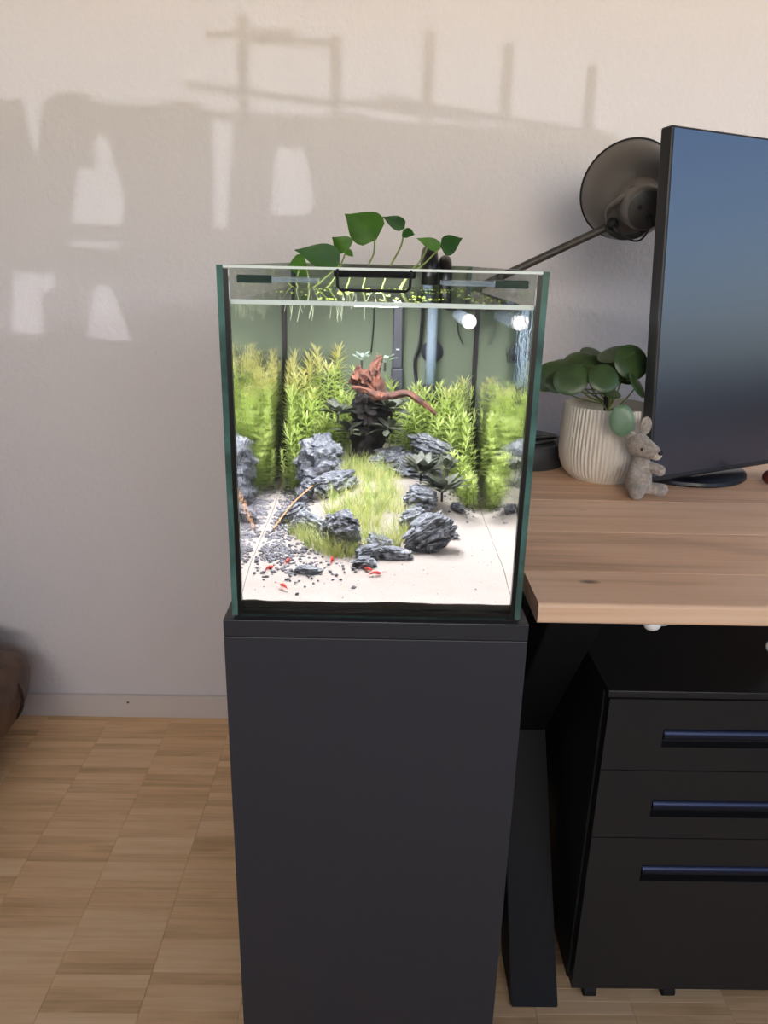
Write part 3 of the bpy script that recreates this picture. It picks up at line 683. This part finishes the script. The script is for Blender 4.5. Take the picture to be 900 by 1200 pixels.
pleaf(516, 292, 488, 279, 14, M['pothos'], .5, -.01)
pleaf(516, 289, 542, 279, 24, M['pothosd'], .5, -.01)
pleaf(406, 292, 414, 301, 8, M['pothos'], .4, -.01)
for path in ([(439, 279), (438, 297), (431, 313), (424, 345)], [(406, 293), (399, 311), (385, 335), (372, 346)], [(397, 311), (385, 322), (365, 338), (352, 346)], [(359, 315), (362, 330), (360, 346)], [(473, 270), (470, 288), (457, 313), (446, 346)], [(516, 290), (497, 309), (480, 322), (468, 346)], [(501, 288), (494, 304), (478, 322), (466, 346)], [(398, 312), (410, 322), (404, 346)], [(350, 316), (347, 332), (352, 346)], [(330, 322), (342, 336), (360, 345)]):
    bm = bmesh.new(); pp = [at(x, y, PY) for x, y in path]; pp[-1].z = WZ-.004; tube(bm, smoothpath(pp, 5), .0014, 6); new('petiole', bm, M['petiole'], po, True)
for x, y, n_ in ((345, 352, 6), (365, 352, 9), (395, 352, 6), (410, 352, 5), (440, 352, 3)):
    bm = bmesh.new(); b0 = at(x, y-6, PY); b0.z = WZ-.002
    for k in range(n_):
        l_ = rnd.uniform(.012, .04); dx, dy_ = rnd.uniform(-.012, .012), rnd.uniform(-.02, .02)
        tube(bm, smoothpath([b0+Vector((dx*.3, dy_*.3, 0)), b0+Vector((dx*1.2, dy_, -l_*.5)), b0+Vector((dx*1.1+rnd.uniform(-.005, .005), dy_*1.3, -l_))], 4), .0004, 4)
    new('roots', bm, M['root'], po)
# duckweed
bm = bmesh.new()
for k in range(210):
    y = rnd.uniform(IY0+.01, IY1-.02); x = rnd.uniform(IX0+.006, IX1-.006)
    if noise.noise(Vector((x*14, y*9, 3.3))) < .02 : continue
    a = rnd.uniform(0, 6.28)
    for q_ in range(2):
        c = Vector((x+rnd.uniform(-.0015, .0015), y+rnd.uniform(-.0015, .0015), WZ+.0004)); d = Vector((math.cos(a+q_*2.4), math.sin(a+q_*2.4), .15))
        leaf(bm, c, c+d*.0036, Vector((-d.y, d.x, 0)), .0028, 'round', .05, .1, 4)
dk = new('duckweed', bm, M['duck']); dk['kind'] = 'stuff'; dk['label'] = 'yellow-green duckweed floating on the aquarium surface'; dk['category'] = 'floating plant'

# ------------------------------------------------------------------ equipment at the back of the tank
ht = empty('heater', (.029, 1.29, .90)); tag(ht, 'slim dark grey heater standing upright at the back glass', 'heater')
bx('body', .0215, .0365, 1.281, 1.294, .928, 1.024, M['heater'], ht, .002); bx('head', .0185, .0395, 1.279, 1.296, 1.024, 1.029, M['heater'], ht, .001)
bx('foot', .0205, .0385, 1.279, 1.296, .895, .928, M['heater'], ht, .002); bx('indicator', .027, .032, 1.2803, 1.281, .955, .957, M['white'], ht)
inl = empty('filter_inlet', (.080, 1.29, .89)); tag(inl, 'clear filter pipe with black hose bend over the back rim', 'filter pipe')
bm = bmesh.new(); tube(bm, [(.0795, 1.283, 1.07), (.0795, 1.283, .905)], .008, 20); tube(bm, [(.0795, 1.283, 1.07), (.0795, 1.283, .905)], .0065, 20); new('clear_pipe', bm, M['clear'], inl, True)
bm = bmesh.new(); lathe(bm, [(0, 0), (.016, .0), (.0165, .002), (.012, .006), (.006, .009), (0, .009)], 32, frame((.082, 1.3045, .952), (0, -1, 0))); new('suction_cup', bm, M['heater'], inl, True)
bm = bmesh.new(); tube(bm, [(.0785, 1.283, .905), (.0785, 1.283, .87)], .009, 16); new('strainer', bm, M['heater'], inl)
def hose(x, r_, y0, zt, p, zlow):
    bm = bmesh.new(); pts = [(x, y0, zlow), (x, y0, zt-.03)] + [(x, y0+.028-.028*math.cos(a), zt-.03+.03*math.sin(a)) for a in [PI*k/10 for k in range(1, 11)]] + [(x, y0+.056, .85)]
    tube(bm, pts, r_, 18); new('hose', bm, M['hose'], p, True)
hose(.082, .0135, 1.283, 1.094, inl, 1.045)
outl = empty('filter_outlet', (.118, 1.29, 1.0)); tag(outl, 'white horizontal outflow tube with black hose at the right back corner', 'filter pipe')
hose(.1085, .0105, 1.285, 1.081, outl, 1.015)
bm = bmesh.new(); tube(bm, [(.1165, 1.285, 1.0075), (.1155, 1.08, 1.0095)], .0085, 20); new('outflow_tube', bm, M['clear'], outl, True, 40)
bm = bmesh.new(); tube(bm, [(.1155, 1.0795, 1.0095), (.1154, 1.073, 1.0096)], .0093, 24); new('end_cap', bm, M['white'], outl, True, 40)
bx('bracket', .098, .139, 1.288, 1.300, 1.0135, 1.026, M['hose'], outl, .002)
def cable(pts, label, r_=.0011):
    bm = bmesh.new(); tube(bm, smoothpath(pts, 6), r_, 6); tag(new('cable', bm, M['hose'], None, True), label, 'cable')
cable([(.065, 1.292, 1.036), (.0645, 1.295, .99), (.062, 1.296, .96), (.056, 1.296, .94), (.058, 1.296, .915), (.062, 1.29, .90)], 'black air cable curving down beside the clear filter pipe', .0024)
cable([(-.006, 1.296, 1.037), (-.007, 1.296, .99), (-.010, 1.295, .95)], 'thin black cable running straight down behind the driftwood', .0011)
cable([(.113, 1.298, 1.012), (.1175, 1.298, .995), (.120, 1.298, .98), (.127, 1.297, .965)], 'thin dark cable hanging below the white outflow tube', .0009)

# ------------------------------------------------------------------ desk
DX, DY0, DZ, DT = .1754, .7246, .74, .0235
desk = empty('desk', (.9, 1.1, 0)); tag(desk, 'oak plank desk on black crossed steel legs right of the aquarium', 'desk')
seams = [DY0, .8135, .953, 1.095, 1.235, 1.375, 1.53]
for k in range(6):
    bm = bmesh.new(); fs = box(bm, DX, 1.85, seams[k]+.0005, seams[k+1]-.0005, DZ-DT, DZ)
    if k == 0:
        es = [e for e in bm.edges if all(abs(v.co.y-seams[0]) < .001 for v in e.verts) and abs(e.verts[0].co.z-e.verts[1].co.z) < 1e-4]
        bmesh.ops.bevel(bm, geom=es, offset=.004, segments=3, profile=.5, affect='EDGES')
    else: bmesh.ops.bevel(bm, geom=[e for e in bm.edges if all(v.co.z > DZ-1e-4 for v in e.verts)], offset=.0005, segments=1, affect='EDGES')
    new('board', bm, M['desk'], desk)
def leg_bar(x0, x1, ya, yb, th=.075):
    bm = bmesh.new(); zt = DZ-DT-.002
    d = Vector((0, yb-ya, zt)).normalized(); hw = th/2/ max(.3, d.z)
    for x in (x0, x1): pass
    v = [bm.verts.new((x, y, z)) for x in (x0, x1) for y, z in ((ya, 0), (ya+hw*2, 0), (yb+hw, zt), (yb-hw, zt))]
    for q_ in ((3, 2, 1, 0), (4, 5, 6, 7), (0, 1, 5, 4), (1, 2, 6, 5), (2, 3, 7, 6), (3, 0, 4, 7)): bm.faces.new([v[i] for i in q_])
    bmesh.ops.recalc_face_normals(bm, faces=bm.faces[:]); bmesh.ops.bevel(bm, geom=bm.edges[:], offset=.0015, segments=2, affect='EDGES')
    return new('leg', bm, M['black'], desk)
for xa in (.2224, 1.62):
    leg_bar(xa, xa+.072, .853, 1.40); leg_bar(xa+.0015, xa+.0705, 1.33, .86)
bx('crossbar', .2944, 1.62, 1.34, 1.40, .655, .714, M['black'], desk, .002)
cc = empty('cable_clip', (at(766, 733, .737).x, .737, DZ-DT)); tag(cc, 'small white cable clip peeking out under the desk front edge', 'clip')
p = at(764, 733, .737); bm = bmesh.new(); ball(bm, (p.x, .737, DZ-DT-.004), (.0095, .008, .0075)); ball(bm, (p.x+.011, .740, DZ-DT-.0025), (.010, .006, .0045)); new('clip_body', bm, M['white'], cc, True)
p = at(901, 757, .93); bm = bmesh.new(); tube(bm, [(p.x+.004, .93, DZ-DT-.001), (p.x+.004, .93, p.z+.008)], .0025, 8); new('hook_shank', bm, M['white'], tag(empty('hook', (p.x+.004, .93, DZ-DT)), 'small white hook in the dark under the desk at the right edge', 'hook'))
bm = bmesh.new(); ball(bm, (p.x+.004, .93, p.z), (.008, .006, .009)); new('hook_knob', bm, M['white'], bpy.data.objects['hook'], True)

# drawer pedestal
PX0, PX1, PFY, PZ0, PZ1 = .3118, .7318, .8638, .0286, .5509
pd = empty('drawer_pedestal', (.52, PFY, 0)); tag(pd, 'black steel pedestal with three drawers on castors under the desk', 'drawer unit')
bx('carcass', PX0, PX1, PFY+.019, 1.44, PZ0, PZ1-.0105, M['ped'], pd, .001)
bx('top', PX0, PX1, PFY, 1.44, PZ1-.010, PZ1, M['ped'], pd, .001)
for za, zb, hz in ((.428, .5385, .4935), (.3145, .4265, .3785), (PZ0, .313, .2655)):
    fx0, fx1 = PX0+.003, PX1-.003; hx0, hx1, hz0 = .3925, fx1-.0775, hz-.0285
    bm = bmesh.new()
    box(bm, fx0, hx0, PFY, PFY+.018, za, zb); box(bm, hx1, fx1, PFY, PFY+.018, za, zb)
    box(bm, hx0, hx1, PFY, PFY+.018, hz, zb); box(bm, hx0, hx1, PFY, PFY+.018, za, hz0)
    d = new('drawer', bm, M['ped'], pd)
    bm = bmesh.new(); tube(bm, [(hx0+.001, PFY+.006, hz-.0095), (hx1-.001, PFY+.006, hz-.0095)], .0088, 20); new('handle', bm, M['handle'], d, True, 40)
    bx('recess', hx0+.0005, hx1-.0005, PFY+.014, PFY+.0175, hz0, hz, M['blackmat'], d)
for x, y in ((PX0+.035, PFY+.016), (PX1-.035, PFY+.016), (PX0+.035, 1.39), (PX1-.035, 1.39), (.47, PFY+.018)):
    bm = bmesh.new(); tube(bm, [(x-.009, y, .0125), (x+.009, y, .0125)], .0125, 18); box(bm, x-.011, x+.011, y-.008, y+.008, .018, PZ0+.0003); new('castor', bm, M['blackmat'], pd)

# ------------------------------------------------------------------ monitor (upright format)
mP = at(760, 566, 1.14); ya_, ti = .4818, .087; MH, MW = .517, .316
mx_ = Vector((math.cos(ya_), math.sin(ya_), 0)); mup = Vector((-math.sin(ya_)*math.sin(ti), math.cos(ya_)*math.sin(ti), math.cos(ti))); mn = mx_.cross(mup)   # towards the viewer
MM = Matrix.Identity(4)
for i in range(3): MM[i][0] = mx_[i]; MM[i][1] = -mn[i]; MM[i][2] = mup[i]; MM[i][3] = mP[i]
BXY = mP + mx_*MW/2 - mn*.075
mo = empty('monitor', (BXY.x, BXY.y, DZ)); tag(mo, 'switched-off black monitor turned upright on a round foot', 'monitor')
bm = bmesh.new(); box(bm, 0, MW, -.0, .022, 0, MH, .0035, 3); box(bm, .05, MW-.05, .0225, .045, .08, MH-.12, .01, 3); bm.transform(MM); new('casing', bm, M['bezel'], mo)
bm = bmesh.new(); box(bm, .0035, MW-.0035, -.0008, -.0001, .009, MH-.004); bm.transform(MM); new('screen', bm, M['screen'], mo)
bm = bmesh.new(); lathe(bm, [(0, 0), (.104, 0), (.107, .003), (.106, .008), (.100, .010), (0, .011)], 64, Matrix.Translation((BXY.x, BXY.y, DZ))); new('foot', bm, plain('blue black steel', (26, 28, 36), .3, metal=.3), mo, True, 40)
nt_ = mP + mx_*MW/2 + mup*.27 - mn*.05
bm = bmesh.new(); tube(bm, [(BXY.x, BXY.y, DZ+.01), (nt_.x, nt_.y+.02, nt_.z)], .022, 24); new('stand', bm, M['bezel'], mo, True, 40)

# ------------------------------------------------------------------ plant pot with pilea
pp0 = Vector((.3835, 1.237, DZ)); 
pot = empty('plant_pot', tuple(pp0)); tag(pot, 'white vertically ribbed ceramic plant pot on the desk', 'plant pot')
bm = bmesh.new(); prof = [(0, 0), (.052, 0), (.0555, .0025), (.056, .005), (.060, .009), (.066, .017), (.071, .03), (.0735, .045), (.0735, .07), (.072, .10), (.0705, .122), (.069, .124), (.0675, .122), (.068, .10), (.068, .095)]
seg = 560; rings = lathe(bm, prof, seg, Matrix.Translation(pp0))
for ri, ring in enumerate(rings):
    if 4 <= ri <= 10:
        for k, v in enumerate(ring):
            d = (v.co-pp0); d.z = 0; v.co += d.normalized()*(.0012*math.cos(2*PI*k/seg*70))
new('pot_body', bm, M['pot'], pot, True, 50)
bm = bmesh.new(); lathe(bm, [(0, .103), (.04, .102), (.0695, .100)], 40, Matrix.Translation(pp0)); new('soil', bm, M['soil'], pot, True)
pl = empty('pilea', (pp0.x, pp0.y, DZ+.103)); tag(pl, 'round-leaved green pilea growing in the ribbed pot', 'plant')
bm = bmesh.new(); tube(bm, smoothpath([(pp0.x-.002, pp0.y, DZ+.1), (pp0.x-.006, pp0.y-.005, DZ+.125), (pp0.x-.008, pp0.y-.006, DZ+.15)], 4), .0042, 10)
for v in bm.verts: v.co += noise.noise_vector(v.co*300)*.0012
new('trunk', bm, M['trunk'], pl, True)
def pil(cx_, cy_, rw, rh, tiltx, tiltz, Y, mt, ratio=1.0):
    "round leaf centred on a pixel; rw, rh its half size there, tilts turn its face"
    c = at(cx_, cy_, Y); s = Y*1.04/F_PX; rad = max(rw, rh)*s
    nrm = Vector((math.sin(tiltz)*math.cos(tiltx), -math.cos(tiltz)*math.cos(tiltx), math.sin(tiltx)))
    fm = frame(c, nrm, (1, .2, .1)); bm = bmesh.new()
    prof = [(0, 0), (.35, .02), (.7, .0), (.92, -.04), (1.0, -.085)]
    rs_ = lathe(bm, [(a*rad, b*rad*1.1) for a, b in prof], 26, fm @ Matrix.Diagonal((ratio, .93, 1, 1)))
    lf = new('leaf', bm, mt, pl, True)
    b0 = Vector((pp0.x-.006+rnd.uniform(-.006, .006), pp0.y-.004, DZ+.102+rnd.uniform(0, .045))); md = (b0+c)/2 + Vector((0, 0, -.008)); bm = bmesh.new()
    tube(bm, smoothpath([b0, md, c-nrm*.001], 5), .0012, 6); new('petiole', bm, M['petiole'], pl, True)
for a in ((669, 444, 20, 18, .45, -.3, 1.17, M['pilea']), (645, 440, 19, 18, .5, -.5, 1.23, M['pilea']), (642, 447, 17, 10, 1.0, -.4, 1.26, M['pileay']), (681, 424, 20, 10, .95, -.2, 1.27, M['pilea']), (697, 418, 18, 12, .9, .5, 1.31, M['pilea']), (708, 443, 18, 18, .5, .1, 1.16, M['pilea']),
          (722, 413, 21, 8, 1.15, -.9, 1.22, M['pilea']), (741, 424, 22, 19, .4, .3, 1.20, M['pilea']), (748, 451, 17, 7, .6, 1.0, 1.18, M['pilea']), (716, 460, 12, 4, 1.2, .3, 1.2, M['pilea']), (729, 493, 14, 20, .1, -.25, 1.125, M['pileab'], .7), (660, 428, 16, 8, 1.1, -.3, 1.29, M['pilea']), (731, 440, 15, 8, 1.0, .4, 1.25, M['pilea']), (690, 432, 12, 7, 1.1, 0, 1.24, M['pilea']), (700, 428, 16, 12, .7, .2, 1.25, M['pilea']), (655, 447, 15, 12, .6, -.4, 1.21, M['pilea']), (727, 432, 16, 12, .6, .5, 1.22, M['pilea'])):
    pil(*a)

# ------------------------------------------------------------------ plush toy
PO = at(750, 583, 1.112); K = .000150
def pv(cx_, cy_, dy=0): return Vector((PO.x+(cx_-450)*K, 1.132+dy, DZ+.0005+(1024-cy_)*K*1.02))
tw = empty('plush_toy', (PO.x, 1.13, DZ)); tag(tw, 'small grey felt mouse-like plush toy sitting against the ribbed pot', 'plush toy')
bm = bmesh.new(); lathe(bm, [(0, 0), (.012, .001), (.0185, .008), (.0205, .018), (.0185, .034), (.0145, .050), (.012, .060), (0, .064)], 32, Matrix.Translation(pv(460, 1018))); new('body', bm, M['plush'], tw, True)
def pb(name, pts, rads, mt, sub=3):
    bm = bmesh.new(); pts = [Vector(p_) for p_ in pts]; n_ = 14; path = []; rr = []
    L_ = (pts[-1]-pts[0]).length; d = (pts[-1]-pts[0]).normalized()
    for i in range(n_+1):
        t = i/n_; r_ = rads[0]+(rads[1]-rads[0])*t
        path.append((t, r_))
    s0, s1 = rads; fm = frame(pts[0], d)
    prof = [(s0*math.sin(a), -s0*math.cos(a)) for a in [PI/2*k/6 for k in range(7)]] + [(s1*math.cos(a), L_+s1*math.sin(a)) for a in [PI/2*k/6 for k in range(7)]]
    prof[0] = (0, -s0); prof[-1] = (0, L_+s1); lathe(bm, prof, 24, fm); return new(name, bm, mt, tw, True)
hd = pb('head', [pv(405, 500, -.002), pv(520, 548, -.018)], (.0185, .0115), M['plush'])
pb('muzzle', [pv(545, 568, -.020), pv(552, 570, -.022)], (.0085, .0085), M['plushl'])
bm = bmesh.new(); ball(bm, pv(570, 540, -.031), (.0040, .003, .0032)); new('nose', bm, M['eye'], tw, True)
bm = bmesh.new(); ball(bm, pv(411, 518, -.0200), (.0035, .002, .0040)); new('eye', bm, M['eye'], tw, True)
def ear(a, b_, w_, mt):
    bm = bmesh.new(); d = Vector(b_)-Vector(a); c = (Vector(a)+Vector(b_))/2; fm = frame(c, d).to_3x3(); ball(bm, c, (w_, .0045, d.length/2+.003), fm); new('ear', bm, mt, tw, True)
ear(pv(462, 390, .004), pv(470, 240, .004), .0095, M['plush']); ear(pv(350, 440, .002), pv(285, 375, -.004), .008, M['plush'])
pb('arm', [pv(385, 735, -.008), pv(350, 775, -.022)], (.008, .0088), M['plush'])
pb('arm', [pv(530, 715, -.004), pv(625, 740, -.016)], (.008, .0086), M['plush'])
pb('leg', [pv(410, 945, -.006), pv(385, 948, -.030)], (.0105, .0112), M['plush'])
pb('leg', [pv(540, 945, -.008), pv(675, 945, -.014)], (.0095, .0098), M['plush'])

# ------------------------------------------------------------------ desk lamp
LY = 1.36
lb = Vector((.2605, 1.338, DZ))
dl = empty('desk_lamp', tuple(lb)); tag(dl, 'grey-brown articulated desk lamp with its shade turned to the wall', 'lamp')
bm = bmesh.new(); lathe(bm, [(0, 0), (.082, 0), (.0835, .002), (.0835, .038), (.081, .041), (0, .042)], 56, Matrix.Translation(lb)); new('base', bm, plain('dark grey base', (52, 54, 58), .5), dl, True, 40)
el = Vector((.165, 1.36, 1.037)); sh = at(712, 266, LY)
bm = bmesh.new(); tube(bm, [lb+Vector((-.004, 0, .056)), el], .0055, 14); new('lower_arm', bm, M['arm'], dl, True, 40)
bm = bmesh.new(); tube(bm, [el, sh], .0068, 14); new('upper_arm', bm, M['arm'], dl, True, 40)
bm = bmesh.new(); tube(bm, [el+Vector((0, -.013, 0)), el+Vector((0, .013, 0))], .0125, 20); new('elbow', bm, M['black'], dl, True, 40)
bm = bmesh.new(); tube(bm, [lb+Vector((-.004, -.016, .056)), lb+Vector((-.004, .016, .056))], .014, 20); tube(bm, [lb+Vector((-.004, 0, .041)), lb+Vector((-.004, 0, .056))], .010, 16); new('base_joint', bm, M['black'], dl, True, 40)
cap = at(758, 246, LY-.085); rimc = at(737, 223, LY+.03); ax = (rimc-cap).normalized(); Ls = (rimc-cap).length
fm = frame(cap, ax)
bm = bmesh.new(); RR = .0825
prof = [(.0355, .046), (.039, .052), (.045, .056), (.056, .064), (.069, .080), (.077, .098), (.0805, Ls), (.0795, Ls), (.0755, .098), (.067, .081), (.054, .066), (.040, .058), (0, .055)]
shd = new('shade', (lathe(bm, prof, 64, fm), bm)[1], M['shade'], dl, True, 60)
bm = bmesh.new(); rp_ = [fm @ Vector((.0805*math.cos(a), .0805*math.sin(a), Ls)) for a in [2*PI*k/64 for k in range(65)]]; tube(bm, rp_, .0022, 8); new('rim', bm, M['blackmat'], shd, True)
bm = bmesh.new(); lathe(bm, [(0, 0), (.030, 0), (.0325, .002), (.0345, .012), (.0365, .040), (.038, .047), (.0, .047)], 48, fm); sk = new('socket_housing', bm, M['shade'], dl, True, 40)
bm = bmesh.new(); lathe(bm, [(0, -.0012), (.0285, -.0012), (.0295, -.0004), (.0295, 0)], 48, fm); new('end_cap', bm, M['arm'], sk, True, 40)
for dx_, dy_, r_ in ((-.012, -.004, .0034), (.004, .010, .0045)):
    bm = bmesh.new(); lathe(bm, [(0, -.0035), (r_*.7, -.0035), (r_, -.0025), (r_, .001), (0, .001)], 20, fm @ Matrix.Translation((dx_, dy_, 0))); new('knob', bm, M['blackmat'], sk)
bm = bmesh.new(); c_ = fm @ Vector((.004, .010, -.001))
tube(bm, smoothpath([c_, c_+Vector((.001, -.010, -.012)), c_+Vector((-.006, -.006, -.032)), c_+Vector((-.020, .0, -.036)), c_+Vector((-.042, .012, -.022)), sh+Vector((.006, -.004, .004))], 6), .0016, 8); new('lamp_cord', bm, M['blackmat'], dl, True)
# bracket that holds the shade
bm = bmesh.new(); q0 = sh; q1 = fm @ Vector((-.030, .022, .020)); q2 = at(737, 218, LY-.07)
tube(bm, smoothpath([sh, at(716, 272, LY-.03), at(728, 278, LY-.05), at(746, 276, LY-.06), at(756, 268, LY-.065)], 5), .0045, 10); new('yoke', bm, M['blackmat'], dl, True)
bm = bmesh.new(); tube(bm, smoothpath([sh+Vector((.002, -.004, .0)), at(712, 247, LY-.03), at(722, 236, LY-.055), at(738, 226, LY-.065)], 5), .0042, 10); ball(bm, at(744, 220, LY-.064), (.009, .006, .005)); new('wing_nut', bm, M['shade'], dl, True)
bm = bmesh.new(); ball(bm, at(718, 262, LY-.02), (.010, .008, .010)); new('shade_joint', bm, M['blackmat'], dl, True)
cable([lb+Vector((-.01, -.05, .0455)), lb+Vector((.02, -.06, .0460)), lb+Vector((.05, -.045, .0465)), lb+Vector((.055, -.01, .0465)), lb+Vector((.02, -.03, .0505)), lb+Vector((-.02, -.03, .0500)), lb+Vector((0, -.055, .0505)), lb+Vector((.06, -.03, .0505))], 'black cable coiled on the lamp base behind the ribbed pot', .0035)

# small object at the right edge
p = at(903, 560, 1.205); bm = bmesh.new(); ball(bm, (p.x, 1.205, DZ+.0125), (.0135, .0125, .0125)); bm2 = new('ball_body', bm, M['nut'], tag(empty('wooden_ball', (p.x, 1.205, DZ)), 'dark red-brown wooden ball on the desk at the right edge', 'ball'), True)
bm = bmesh.new(); tube(bm, [(p.x, 1.205, DZ+.024), (p.x, 1.205, DZ+.0275)], .003, 12); new('peg', bm, M['nut'], bpy.data.objects['wooden_ball'])

# ------------------------------------------------------------------ leather armchair at the left edge
ac = empty('armchair', (-1.15, 1.2, 0)); tag(ac, 'brown leather armchair whose padded arm shows at the left edge', 'armchair')
def cushion(name, c, r, pw, mt, parent, rot=None):
    bm = bmesh.new(); bmesh.ops.create_icosphere(bm, subdivisions=4, radius=1)
    for v in bm.verts:
        q_ = Vector([math.copysign(abs(t)**pw, t) for t in v.co]); q_ *= 1+.015*noise.noise(v.co*3)
        q_ = Vector((q_.x*r[0], q_.y*r[1], q_.z*r[2]));
        if rot: q_ = rot @ q_
        v.co = q_ + Vector(c)
    return new(name, bm, mt, parent, True)
AX = -.832
arm = cushion('arm_pad', (AX-.02, 1.32, .163), (.085, .25, .080), .62, M['leather'], ac, Matrix.Rotation(R(10), 3, 'Y'))
cushion('side_panel', (AX-.066, 1.31, .122), (.080, .24, .080), .6, M['leather'], ac, Matrix.Rotation(R(26), 3, 'Y'))
cushion('seat_cushion', (-1.18, 1.28, .22), (.25, .26, .07), .6, M['leather'], ac)
cushion('back_cushion', (AX-.095, 1.43, .262), (.105, .10, .026), .7, M['leather'], ac)
cushion('side_panel', (-1.48, 1.3, .15), (.09, .26, .10), .6, M['leather'], ac)
for y in (1.2, 1.44):
    bm = bmesh.new(); pts = [(AX-.02+.089*math.sin(a), y, 0.159+.083*math.cos(a)) for a in [PI*k/16*1.05 for k in range(17)]]; tube(bm, pts, .0035, 8); new('piping', bm, M['piping'], arm)
for x in (-.9, -1.4):
    for y in (1.12, 1.48): bm = bmesh.new(); tube(bm, [(x, y, 0), (x, y, .09)], [.014, .02], 12); new('leg', bm, M['black'], ac)

# ------------------------------------------------------------------ unseen cupboard added under the side window to darken the monitor reflection
sb = empty('added_sideboard', (2.17, -.1, 0)); tag(sb, 'unseen dark cupboard added under the side window to darken the monitor reflection', 'added_sideboard')
bx('body', 1.97, 2.385, -1.7, 1.4, .08, .86, M['blackmat'], sb, .003)
for k in range(4):
    y0_ = -1.695+k*.7725; d = bx('door', 1.95, 1.969, y0_+.002, y0_+.770, .09, .85, M['blackmat'], sb, .001); bx('handle', 1.944, 1.95, y0_+.70, y0_+.74, .5, .62, M['handle'], d)
for x in (2.0, 2.35):
    for y in (-1.65, 1.35): bx('leg', x-.02, x+.02, y-.02, y+.02, 0, .08, M['black'], sb)
